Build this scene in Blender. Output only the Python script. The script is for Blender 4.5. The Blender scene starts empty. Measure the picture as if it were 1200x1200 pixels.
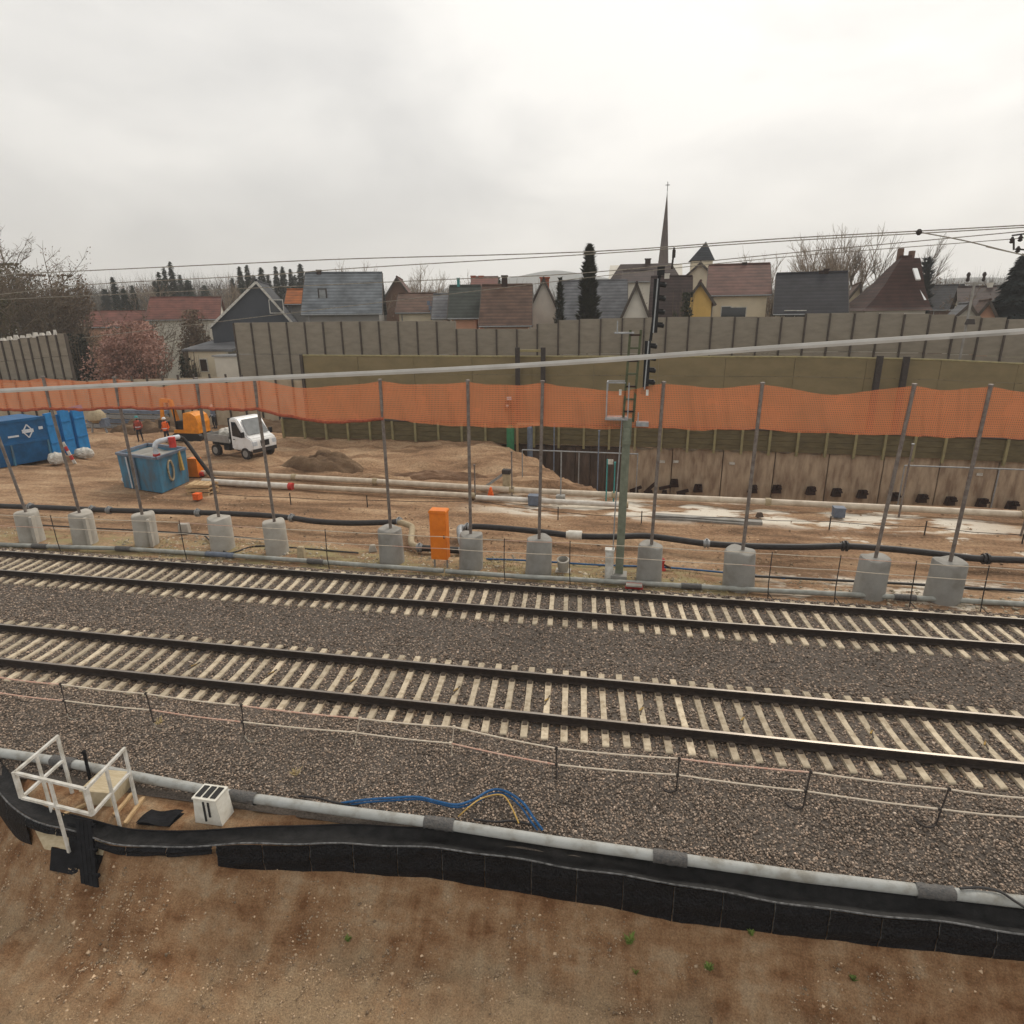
import bpy, bmesh, math, random
import numpy as np
from mathutils import Vector, Matrix, Euler
random.seed(7); np.random.seed(7)
S = bpy.context.scene
COL = S.collection
R = math.radians
# ------------------------------------------------------------------ camera
CAM_F, CAM_H = 744.1, 7.969
RIGHT = Vector((0.98304137, 0.18310757, -0.0100637))
UP = Vector((-0.04510893, 0.29463661, 0.95454411))
FWD = Vector((-0.17774938, 0.93790239, -0.29789977))
cam = bpy.data.objects.new('camera', bpy.data.cameras.new('camera'))
COL.objects.link(cam)
m3 = Matrix((RIGHT, UP, -FWD)).transposed().to_4x4()
m3.translation = (0, 0, CAM_H)
cam.matrix_world = m3
cam.data.sensor_width = 36
cam.data.lens = CAM_F / 1200 * 36
cam.data.clip_start = 0.1
cam.data.clip_end = 20000
S.camera = cam
# ------------------------------------------------------------------ sky and sun
SUN_EL, SUN_AZ = R(46), R(24)          # azimuth from +y towards +x
sdir = Vector((math.sin(SUN_AZ) * math.cos(SUN_EL), math.cos(SUN_AZ) * math.cos(SUN_EL), math.sin(SUN_EL)))
W = bpy.data.worlds.new('World'); S.world = W; W.use_nodes = True
nt = W.node_tree; nt.nodes.clear()
def N(t, nt_, **kw):
    n = nt_.nodes.new(t)
    for k, v in kw.items(): setattr(n, k, v)
    return n
out = N('ShaderNodeOutputWorld', nt); bg = N('ShaderNodeBackground', nt)
sky = N('ShaderNodeTexSky', nt); sky.sky_type = 'NISHITA'; sky.sun_disc = False
sky.sun_elevation = SUN_EL; sky.sun_rotation = SUN_AZ; sky.dust_density = 4
tc = N('ShaderNodeTexCoord', nt)
mp = N('ShaderNodeMapping', nt); mp.inputs['Scale'].default_value = (1.0, 1.0, 2.2); mp.inputs['Location'].default_value = (3.1, 1.7, 0.4)
no = N('ShaderNodeTexNoise', nt); no.inputs['Scale'].default_value = 2.8; no.inputs['Detail'].default_value = 6; no.inputs['Roughness'].default_value = .48; no.inputs['Distortion'].default_value = .25
cr = N('ShaderNodeValToRGB', nt)
cr.color_ramp.elements[0].position = .34; cr.color_ramp.elements[0].color = (.62, .61, .59, 1)
cr.color_ramp.elements[1].position = .62; cr.color_ramp.elements[1].color = (.88, .855, .81, 1)
dt = N('ShaderNodeVectorMath', nt); dt.operation = 'DOT_PRODUCT'; dt.inputs[1].default_value = sdir
mr = N('ShaderNodeMapRange', nt); mr.inputs['From Min'].default_value = .30; mr.inputs['From Max'].default_value = 1.0; mr.inputs['To Min'].default_value = .84; mr.inputs['To Max'].default_value = 1.17
mul = N('ShaderNodeVectorMath', nt); mul.operation = 'SCALE'
mixs = N('ShaderNodeMix', nt); mixs.data_type = 'RGBA'; mixs.inputs['Factor'].default_value = .94
scl = N('ShaderNodeVectorMath', nt); scl.operation = 'SCALE'; scl.inputs['Scale'].default_value = .1
L = nt.links.new
L(tc.outputs['Generated'], mp.inputs['Vector']); L(mp.outputs[0], no.inputs['Vector']); L(no.outputs[0], cr.inputs[0])
L(tc.outputs['Generated'], dt.inputs[0]); L(dt.outputs['Value'], mr.inputs['Value'])
L(cr.outputs[0], mul.inputs[0]); L(mr.outputs[0], mul.inputs['Scale'])
L(sky.outputs[0], scl.inputs[0]); L(scl.outputs[0], mixs.inputs['A']); L(mul.outputs[0], mixs.inputs['B'])
L(mixs.outputs['Result'], bg.inputs[0]); bg.inputs[1].default_value = 1.0; L(bg.outputs[0], out.inputs[0])
sun = bpy.data.lights.new('sun', 'SUN'); sun.energy = 1.5; sun.angle = R(14); sun.color = (1, .91, .79)
so = bpy.data.objects.new('sun', sun); COL.objects.link(so); so.location = (0, 0, 60)
so.rotation_euler = sdir.to_track_quat('Z', 'Y').to_euler()
S.view_settings.view_transform = 'Standard'; S.view_settings.look = 'None'
S.view_settings.exposure = 0.27; S.view_settings.gamma = 1.0
S.render.engine = 'CYCLES'
S.cycles.max_bounces = 6; S.cycles.volume_bounces = 2; S.cycles.transparent_max_bounces = 12

# ------------------------------------------------------------------ placement helpers (surveyed from the picture)
CP = Vector((0, 0, CAM_H))
def ray(x, y):
    return RIGHT * ((x - 600) / CAM_F) - UP * ((y - 600) / CAM_F) + FWD
def gr(x, y, z=0.0):
    r = ray(x, y); return CP + r * ((z - CAM_H) / r.z)
def at(x, y, Y):
    r = ray(x, y); return CP + r * (Y / r.y)

# ------------------------------------------------------------------ mesh helpers
class MB:
    def __init__(s): s.v = []; s.f = []; s.m = []; s.k = 0
    def add(s, vs, fs, k=None):
        b = len(s.v); s.v += [tuple(p) for p in vs]
        for f in fs: s.f.append(tuple(i + b for i in f)); s.m.append(s.k if k is None else k)
        return s
    def box(s, c, d, rz=0, k=None, taper=1.0, M=None):
        x, y, z = d[0] / 2, d[1] / 2, d[2] / 2
        vs = []
        for zz, t in ((-z, 1), (z, taper)):
            for sx, sy in ((-1, -1), (1, -1), (1, 1), (-1, 1)):
                p = Vector((sx * x * t, sy * y * t, zz))
                if M is not None: p = M @ p
                elif rz: p = Matrix.Rotation(rz, 3, 'Z') @ p
                vs.append(p + Vector(c))
        return s.add(vs, [(0, 3, 2, 1), (4, 5, 6, 7), (0, 1, 5, 4), (1, 2, 6, 5), (2, 3, 7, 6), (3, 0, 4, 7)], k)
    def bar(s, a, b, w, h=None, k=None):
        h = h or w; a = Vector(a); b = Vector(b); d = b - a; l = d.length
        if l < 1e-6: return s
        q = d.to_track_quat('X', 'Z').to_matrix()
        return s.box((a + b) / 2, (l, w, h), M=q, k=k)
    def tube(s, path, r, n=8, k=None, caps=True, r1=None):
        P = [Vector(p) for p in path]; m = len(P); vs = []
        up = Vector((0, 0, 1))
        for i, p in enumerate(P):
            t = (P[min(i + 1, m - 1)] - P[max(i - 1, 0)])
            if t.length < 1e-9: t = Vector((1, 0, 0))
            t.normalize()
            u = t.cross(up)
            if u.length < .05: u = t.cross(Vector((1, 0, 0)))
            u.normalize(); w = u.cross(t)
            rr = r if r1 is None else r + (r1 - r) * i / (m - 1)
            for j in range(n):
                a = 2 * math.pi * j / n
                vs.append(p + u * (math.cos(a) * rr) + w * (math.sin(a) * rr))
        fs = []
        for i in range(m - 1):
            for j in range(n):
                a = i * n + j; b = i * n + (j + 1) % n
                fs.append((a, b, b + n, a + n))
        if caps: fs.append(tuple(range(n - 1, -1, -1))); fs.append(tuple((m - 1) * n + j for j in range(n)))
        return s.add(vs, fs, k)
    def cyl(s, a, b, r, n=10, r1=None, k=None): return s.tube([a, b], r, n, k, True, r1)
    def lathe(s, c, prof, n=14, k=None):
        vs = []; m = len(prof)
        for (r, z) in prof:
            for j in range(n):
                a = 2 * math.pi * j / n
                vs.append((c[0] + r * math.cos(a), c[1] + r * math.sin(a), c[2] + z))
        fs = [(i * n + j, i * n + (j + 1) % n, (i + 1) * n + (j + 1) % n, (i + 1) * n + j) for i in range(m - 1) for j in range(n)]
        fs.append(tuple(range(n - 1, -1, -1))); fs.append(tuple((m - 1) * n + j for j in range(n)))
        return s.add(vs, fs, k)
    def prism(s, poly, a0, a1, axis='y', k=None):
        # poly: list of (p,q); axis y -> (x,z) profile extruded in y; x -> (y,z); z -> (x,y)
        def pt(p, q, t): return (p, t, q) if axis == 'y' else ((t, p, q) if axis == 'x' else (p, q, t))
        n = len(poly)
        vs = [pt(p, q, a0) for p, q in poly] + [pt(p, q, a1) for p, q in poly]
        fs = [tuple(range(n)), tuple(range(2 * n - 1, n - 1, -1))] + [(i, i + n, (i + 1) % n + n, (i + 1) % n) for i in range(n)]
        return s.add(vs, fs, k)
    def grid(s, fn, nu, nv, k=None):
        vs = [fn(u / nu, v / nv) for v in range(nv + 1) for u in range(nu + 1)]
        fs = [(v * (nu + 1) + u, v * (nu + 1) + u + 1, (v + 1) * (nu + 1) + u + 1, (v + 1) * (nu + 1) + u) for v in range(nv) for u in range(nu)]
        return s.add(vs, fs, k)
    def mesh(s, name, mats, off=(0, 0, 0), smooth=False, normals=True):
        me = bpy.data.meshes.new(name)
        o = Vector(off)
        me.from_pydata([(p[0] - o.x, p[1] - o.y, p[2] - o.z) for p in s.v], [], s.f)
        mats = mats if isinstance(mats, (list, tuple)) else [mats]
        for m in mats: me.materials.append(m)
        if len(mats) > 1: me.polygons.foreach_set('material_index', s.m)
        if normals:
            b = bmesh.new(); b.from_mesh(me); bmesh.ops.recalc_face_normals(b, faces=b.faces); b.to_mesh(me); b.free()
        if smooth:
            me.polygons.foreach_set('use_smooth', [True] * len(me.polygons))
            if smooth != 'all': me.set_sharp_from_angle(angle=R(40))
        me.update(); return me
def mkobj(name, me, parent=None):
    o = bpy.data.objects.new(name, me); COL.objects.link(o)
    if parent is not None: o.parent = parent
    return o
def wpos(o):
    p = Vector((0, 0, 0))
    while o is not None: p = p + Vector(o.location); o = o.parent
    return p
def part(name, mb, mats, parent, smooth=False, label=None):
    """a part built in world coordinates, stored relative to its (unrotated) parent"""
    off = wpos(parent)
    o = mkobj(name, mb.mesh(name, mats, off, smooth), parent)
    if label: o['label'] = label
    return o
def lpart(name, mb, mats, parent, smooth=False):
    return mkobj(name, mb.mesh(name, mats, (0, 0, 0), smooth), parent)
def tag(o, label, cat, group=None, kind=None):
    o['label'] = label; o['category'] = cat
    if group: o['group'] = group
    if kind: o['kind'] = kind
    return o
def thing(name, label, cat, loc=(0, 0, 0), group=None, rz=0):
    o = mkobj(name, None); o.location = loc; o.rotation_euler = (0, 0, rz)
    return tag(o, label, cat, group)
def single(name, mb, mats, label, cat, loc, group=None, smooth=False):
    o = mkobj(name, mb.mesh(name, mats, loc, smooth)); o.location = loc
    return tag(o, label, cat, group)
def struct(name, mb, mats, smooth=False, kind='structure', label=None):
    o = mkobj(name, mb.mesh(name, mats, (0, 0, 0), smooth)); o['kind'] = kind
    if label: o['label'] = label
    return o
def clone(o, parent=None):
    c = o.copy(); COL.objects.link(c); c.parent = parent; return c

# ------------------------------------------------------------------ procedural noise for terrain
def vnoise(x, y, seed=0):
    xi = np.floor(x).astype(np.int64); yi = np.floor(y).astype(np.int64)
    xf = x - xi; yf = y - yi
    def h(a, b):
        n = (a * 374761393 + b * 668265263 + seed * 1442695041) & 0x7fffffff
        n = ((n ^ (n >> 13)) * 1274126177) & 0x7fffffff
        return ((n ^ (n >> 16)) & 0xffff) / 65535.0
    u = xf * xf * (3 - 2 * xf); v = yf * yf * (3 - 2 * yf)
    return (h(xi, yi) * (1 - u) + h(xi + 1, yi) * u) * (1 - v) + (h(xi, yi + 1) * (1 - u) + h(xi + 1, yi + 1) * u) * v - .5
def fbm(x, y, o=4, seed=0):
    r = 0; a = 1.0; f = 1.0
    for i in range(o): r = r + a * vnoise(x * f, y * f, seed + i * 17); a *= .5; f *= 2.03
    return r
def gridmesh(name, X, Y, Z, mat, smooth=True):
    nv, nu = X.shape
    me = bpy.data.meshes.new(name)
    co = np.stack([X, Y, Z], -1).reshape(-1, 3)
    me.vertices.add(len(co)); me.vertices.foreach_set('co', co.astype(np.float32).ravel())
    i = (np.arange(nv - 1)[:, None] * nu + np.arange(nu - 1)[None]).ravel()
    q = np.stack([i, i + 1, i + nu + 1, i + nu], -1)
    me.loops.add(q.size); me.loops.foreach_set('vertex_index', q.ravel().astype(np.int32))
    me.polygons.add(len(q)); me.polygons.foreach_set('loop_start', np.arange(0, q.size, 4, dtype=np.int32))
    me.polygons.foreach_set('loop_total', np.full(len(q), 4, dtype=np.int32)) if hasattr(me.polygons[0], 'loop_total') and False else None
    me.update(calc_edges=True); me.validate()
    if smooth: me.polygons.foreach_set('use_smooth', [True] * len(me.polygons))
    me.materials.append(mat)
    return me

# ------------------------------------------------------------------ materials
def mat(name, c1, c2=None, scale=6.0, rough=.8, bump=.0, bscale=40.0, metal=0.0, detail=5, c3=None, spec=.3, coord='pos', stretch=(1, 1, 1), transl=0, lo=.35, hi=.65):
    m = bpy.data.materials.new(name); m.use_nodes = True
    t = m.node_tree; b = t.nodes['Principled BSDF']
    b.inputs['Roughness'].default_value = rough; b.inputs['Metallic'].default_value = metal
    b.inputs['Specular IOR Level'].default_value = spec
    if c2 is None: c2 = tuple(v * .8 for v in c1)
    if coord == 'pos':
        g = N('ShaderNodeNewGeometry', t); src = g.outputs['Position']
    else:
        g = N('ShaderNodeTexCoord', t); src = g.outputs['Object']
    mpn = N('ShaderNodeMapping', t); mpn.inputs['Scale'].default_value = stretch; t.links.new(src, mpn.inputs[0]); src = mpn.outputs[0]
    n = N('ShaderNodeTexNoise', t); n.inputs['Scale'].default_value = scale; n.inputs['Detail'].default_value = detail; n.inputs['Roughness'].default_value = .6
    t.links.new(src, n.inputs['Vector'])
    r = N('ShaderNodeValToRGB', t)
    r.color_ramp.elements[0].position = lo; r.color_ramp.elements[0].color = (*c2, 1)
    r.color_ramp.elements[1].position = hi; r.color_ramp.elements[1].color = (*c1, 1)
    if c3 is not None:
        e = r.color_ramp.elements.new(.5 * (lo + hi)); e.color = (*c3, 1)
    t.links.new(n.outputs[0], r.inputs[0]); t.links.new(r.outputs[0], b.inputs['Base Color'])
    if bump:
        n2 = N('ShaderNodeTexNoise', t); n2.inputs['Scale'].default_value = bscale; n2.inputs['Detail'].default_value = 6
        t.links.new(src, n2.inputs['Vector'])
        bp = N('ShaderNodeBump', t); bp.inputs['Strength'].default_value = bump; bp.inputs['Distance'].default_value = .03
        t.links.new(n2.outputs[0], bp.inputs['Height']); t.links.new(bp.outputs[0], b.inputs['Normal'])
    return m
def attr_mat(name, rough=.9, tint=(1, 1, 1)):
    m = bpy.data.materials.new(name); m.use_nodes = True; t = m.node_tree; b = t.nodes['Principled BSDF']
    a = N('ShaderNodeAttribute', t); a.attribute_name = 'col'
    t.links.new(a.outputs['Color'], b.inputs['Base Color']); b.inputs['Roughness'].default_value = rough
    b.inputs['Specular IOR Level'].default_value = .25
    return m
def roof_mat(name, c1, c2, rows=3.2, rough=.75):
    m = mat(name, c1, tuple(v * .75 for v in c2), .9, rough, 0, spec=.3, detail=8)
    t = m.node_tree; b = t.nodes['Principled BSDF']; g = N('ShaderNodeNewGeometry', t)
    w = N('ShaderNodeTexWave', t); w.wave_type = 'BANDS'; w.bands_direction = 'Z'; w.wave_profile = 'SAW'; w.inputs['Scale'].default_value = rows / 3.14; w.inputs['Distortion'].default_value = .3
    t.links.new(g.outputs['Position'], w.inputs['Vector'])
    bp = N('ShaderNodeBump', t); bp.inputs['Strength'].default_value = .8; bp.inputs['Distance'].default_value = .06
    t.links.new(w.outputs[0], bp.inputs['Height']); t.links.new(bp.outputs[0], b.inputs['Normal'])
    mx = N('ShaderNodeMix', t); mx.data_type = 'RGBA'; mx.blend_type = 'MULTIPLY'; mx.inputs['Factor'].default_value = .5
    src = b.inputs['Base Color'].links[0].from_socket
    t.links.new(src, mx.inputs['A']); t.links.new(w.outputs[0], mx.inputs['B']); t.links.new(mx.outputs['Result'], b.inputs['Base Color'])
    return m
M = {}
M['ballast'] = mat('ballast_bed', (.15, .125, .105), (.07, .058, .048), 30, .95, .8, 45)
M['stone'] = attr_mat('ballast_stone')
M['sleeper'] = mat('sleeper_concrete', (.60, .51, .375), (.36, .29, .20), 7, .9, .3, 60, c3=(.52, .44, .32))
def _sl():
    m = M['sleeper']; t = m.node_tree; b = t.nodes['Principled BSDF']; src = b.inputs['Base Color'].links[0].from_socket
    oi = N('ShaderNodeObjectInfo', t); mr_ = N('ShaderNodeMapRange', t); mr_.inputs['To Min'].default_value = .72; mr_.inputs['To Max'].default_value = 1.18; t.links.new(oi.outputs['Random'], mr_.inputs['Value'])
    sc_ = N('ShaderNodeVectorMath', t); sc_.operation = 'SCALE'; t.links.new(src, sc_.inputs[0]); t.links.new(mr_.outputs[0], sc_.inputs['Scale'])
    tc_ = N('ShaderNodeTexCoord', t); sp = N('ShaderNodeSeparateXYZ', t); t.links.new(tc_.outputs['Object'], sp.inputs[0])
    ab = N('ShaderNodeMath', t); ab.operation = 'ABSOLUTE'; t.links.new(sp.outputs['Y'], ab.inputs[0])
    su = N('ShaderNodeMath', t); su.operation = 'SUBTRACT'; su.inputs[1].default_value = .7535; t.links.new(ab.outputs[0], su.inputs[0])
    a2 = N('ShaderNodeMath', t); a2.operation = 'ABSOLUTE'; t.links.new(su.outputs[0], a2.inputs[0])
    g = N('ShaderNodeNewGeometry', t); nz = N('ShaderNodeTexNoise', t); nz.inputs['Scale'].default_value = 5; t.links.new(g.outputs['Position'], nz.inputs['Vector'])
    rr = N('ShaderNodeMapRange', t); rr.inputs['From Min'].default_value = .38; rr.inputs['From Max'].default_value = .08; t.links.new(a2.outputs[0], rr.inputs['Value'])
    pm = N('ShaderNodeMath', t); pm.operation = 'MULTIPLY'; t.links.new(rr.outputs[0], pm.inputs[0]); t.links.new(nz.outputs[0], pm.inputs[1])
    mx = N('ShaderNodeMix', t); mx.data_type = 'RGBA'; t.links.new(pm.outputs[0], mx.inputs['Factor']); t.links.new(sc_.outputs[0], mx.inputs['A']); mx.inputs['B'].default_value = (.14, .075, .04, 1)
    t.links.new(mx.outputs['Result'], b.inputs['Base Color'])
_sl()
M['rail_side'] = mat('rail_rust', (.040, .028, .021), (.022, .016, .013), 12, .8, .2, 50)
M['rail_top'] = mat('rail_steel', (.36, .33, .29), (.24, .21, .18), 3, .36, 0, metal=.8, stretch=(.2, 4, 4))
M['clip'] = mat('clip_steel', (.10, .075, .055), (.06, .045, .035), 20, .7, metal=.2)
M['yellow_mark'] = mat('yellow_mark', (.45, .28, .05), (.12, .07, .03), 25, .7)
M['pipe_grey'] = mat('pipe_grey', (.40, .41, .395), (.25, .24, .21), 3.5, .65, .1, 30, c3=(.36, .365, .345), detail=9)
M['pipe_dull'] = mat('pipe_dull', (.37, .38, .35), (.25, .25, .22), 4, .7, .1, 30)
M['wrap'] = mat('wrap_tape', (.075, .075, .075), (.13, .12, .11), 20, .55, .6, 40)
M['black'] = mat('black_membrane', (.011, .011, .013), (.005, .005, .006), 7, .62, 1.0, 26, spec=.18)
def _dimple(m, sc, st):
    t = m.node_tree; b = t.nodes['Principled BSDF']; g = N('ShaderNodeNewGeometry', t); v = N('ShaderNodeTexVoronoi', t); v.inputs['Scale'].default_value = sc; t.links.new(g.outputs['Position'], v.inputs['Vector'])
    bp = N('ShaderNodeBump', t); bp.inputs['Strength'].default_value = st; bp.inputs['Distance'].default_value = .02; t.links.new(v.outputs['Distance'], bp.inputs['Height'])
    if b.inputs['Normal'].links: t.links.new(b.inputs['Normal'].links[0].from_socket, bp.inputs['Normal'])
    t.links.new(bp.outputs[0], b.inputs['Normal'])
_dimple(M['black'], 22, .9)
M['black_dull'] = mat('black_dull', (.014, .014, .016), (.008, .008, .009), 9, .8, .2, 50, spec=.15)
M['lip'] = mat('scuffed_lip', (.17, .17, .17), (.025, .025, .025), 14, .6, .3, 40)
M['apron'] = mat('apron_black', (.020, .019, .019), (.006, .006, .006), 5, .6, .5, 20, spec=.2)
M['white'] = mat('white_paint', (.66, .65, .61), (.42, .39, .33), 5, .5, .05, 40)
M['white_box'] = mat('white_plastic', (.72, .70, .63), (.58, .55, .47), 6, .5)
M['dark'] = mat('dark_void', (.03, .03, .03), (.02, .02, .02), 6, .8)
M['ply'] = mat('plywood', (.52, .44, .30), (.40, .32, .20), 5, .8, .2, 30, stretch=(1, 6, 1))
M['wood'] = mat('raw_timber', (.56, .40, .22), (.38, .25, .13), 8, .8, .2, 30, stretch=(6, 1, 6))
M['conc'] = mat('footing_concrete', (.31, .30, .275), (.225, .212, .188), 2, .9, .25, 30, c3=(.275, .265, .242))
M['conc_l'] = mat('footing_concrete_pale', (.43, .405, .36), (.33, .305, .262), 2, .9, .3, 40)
M['steel'] = mat('post_steel', (.24, .21, .185), (.14, .11, .095), 8, .6, .1, 40, metal=.3)
M['galv'] = mat('galvanised', (.34, .35, .35), (.24, .245, .25), 8, .5, metal=.5)
M['hose'] = mat('hose_rubber', (.035, .033, .033), (.022, .02, .02), 6, .5, .1, 20)
M['elbow'] = mat('elbow_tan', (.42, .34, .22), (.30, .24, .15), 8, .7)
M['strap'] = mat('strap_cream', (.68, .60, .48), (.55, .46, .36), 12, .7)
M['strap_red'] = mat('strap_red', (.56, .30, .22), (.62, .46, .36), 18, .7)
M['iron'] = mat('iron_dark', (.055, .045, .04), (.03, .025, .022), 12, .7)
M['iron_pale'] = mat('rod_pale', (.30, .27, .22), (.16, .14, .11), 12, .7)
M['orange_box'] = mat('orange_enamel', (.78, .215, .018), (.66, .17, .015), 3, .45, .03, 20)
M['orange'] = mat('orange_machine', (.82, .30, .02), (.60, .20, .02), 3, .4)
M['orange_red'] = mat('orange_cloth', (.85, .16, .03), (.65, .10, .02), 10, .8)
M['sig_green'] = mat('signal_green', (.20, .215, .16), (.14, .155, .11), 5, .6, .1, 20)
M['mast_dark'] = mat('mast_dark', (.10, .115, .06), (.06, .065, .035), 6, .7)
M['sig_black'] = mat('signal_black', (.016, .016, .017), (.010, .010, .010), 5, .6)
M['blue'] = mat('container_blue', (.012, .115, .29), (.010, .075, .18), 2, .5, .05, 15)
M['blue2'] = mat('panel_blue', (.022, .21, .50), (.018, .16, .38), 3, .5, .05, 15)
M['blue3'] = mat('tank_blue', (.06, .20, .32), (.085, .125, .16), 1.6, .6, .1, 15, c3=(.06, .17, .26), stretch=(1.5, 1.5, .6))
M['print'] = mat('white_print', (.62, .66, .70), (.50, .54, .58), 8, .6)
M['bag'] = mat('white_bag', (.62, .60, .55), (.46, .43, .37), 5, .8, .4, 15)
M['red'] = mat('red_paint', (.55, .05, .04), (.40, .035, .03), 6, .6)
M['truck'] = mat('truck_white', (.80, .80, .79), (.60, .57, .52), 2.2, .35, spec=.5, lo=.25, hi=.5)
M['glass'] = mat('glass_dark', (.02, .025, .03), (.015, .02, .022), 2, .08, spec=.6)
M['glass_pale'] = mat('windscreen', (.22, .23, .23), (.15, .16, .16), 2, .1, spec=.6)
M['tyre'] = mat('tyre', (.025, .024, .024), (.05, .04, .035), 9, .9)
M['alu'] = mat('drop_side', (.36, .35, .33), (.26, .25, .235), 3, .55, metal=.3)
M['skin'] = mat('skin', (.45, .28, .20), (.42, .26, .18), 5, .6)
M['navy'] = mat('work_trousers', (.03, .032, .04), (.02, .022, .028), 6, .9)
M['helmet'] = mat('helmet_white', (.75, .75, .73), None, 4, .4)
M['pipe_pale'] = mat('pipe_pale', (.62, .54, .43), (.46, .38, .29), 3, .6, .05, 20)
M['pipe_white'] = mat('pipe_white', (.66, .63, .57), (.52, .47, .40), 3, .6, .05, 20)
M['blue_cable'] = mat('blue_cable', (.012, .10, .26), (.008, .06, .16), 9, .5)
M['yellow_cable'] = mat('yellow_cable', (.55, .36, .10), (.42, .26, .07), 9, .5)
M['green_paint'] = mat('green_paint', (.05, .22, .10), (.04, .16, .08), 6, .6)
M['teal'] = mat('teal_paint', (.05, .27, .26), (.04, .2, .2), 6, .6)
M['grey_blue'] = mat('grey_blue', (.16, .19, .24), (.11, .13, .17), 6, .6)
M['olive'] = mat('olive_barrier', (.225, .18, .098), (.18, .145, .078), .8, .85, .4, 30, c3=(.205, .165, .088), stretch=(1, 1, 2), detail=9)
M['olive_dark'] = mat('olive_post', (.30, .26, .13), (.22, .19, .10), 3, .8)
M['lagging'] = mat('timber_lagging', (.155, .125, .065), (.105, .085, .045), 2.0, .9, .3, 20, c3=(.13, .105, .055), stretch=(1, 1, 4))
M['trench_wall'] = mat('trench_concrete', (.47, .36, .25), (.24, .165, .11), 1.3, .95, .7, 10, c3=(.37, .28, .195), stretch=(2, 1, .5))
M['trench_dark'] = mat('trench_dark', (.13, .092, .07), (.065, .047, .037), 1.2, .95, .6, 10, stretch=(2, 1, .6))
M['rust_dark'] = mat('anchor_rust', (.045, .022, .016), (.02, .012, .01), 7, .85)
M['noise'] = mat('noise_panel', (.27, .24, .19), (.215, .19, .15), 1.0, .9, .35, 14, c3=(.245, .217, .172), stretch=(1, 1, 3))
M['noise_post'] = mat('noise_post', (.085, .068, .055), (.055, .045, .037), 2, .8)
M['hoard'] = mat('hoarding_beige', (.48, .40, .29), (.36, .29, .2), 1.2, .9, .1, 10)
M['bark'] = mat('bark', (.17, .13, .09), (.10, .078, .054), 5, .95)
M['bark_pale'] = mat('bark_pale', (.30, .23, .165), (.19, .145, .105), 5, .95)
def leafm(name, c1, c2):
    m = mat(name, c1, c2, 1.5, .9, coord='pos'); return m
M['conifer'] = leafm('conifer_needles', (.022, .035, .018), (.012, .020, .012))
M['conifer_blue'] = leafm('spruce_needles', (.02, .03, .028), (.012, .018, .018))
M['thuja'] = leafm('thuja_green', (.038, .042, .017), (.016, .02, .01))
M['ivy'] = leafm('ivy_green', (.125, .105, .045), (.06, .052, .024))
M['brownleaf'] = leafm('brown_buds', (.21, .145, .095), (.12, .083, .055))
M['pinkleaf'] = leafm('pink_blossom', (.50, .30, .25), (.24, .13, .09))
M['bush'] = leafm('bush_dark', (.03, .032, .018), (.016, .018, .012))
M['straw'] = leafm('dry_straw', (.46, .36, .18), (.30, .23, .12))
M['weed'] = leafm('weed_green', (.20, .26, .06), (.12, .17, .04))

def rgb(h): 
    c = [int(h[i:i + 2], 16) / 255 for i in (0, 2, 4)]
    return tuple(v / 12.92 if v <= .04045 else ((v + .055) / 1.055) ** 2.4 for v in c)

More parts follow.
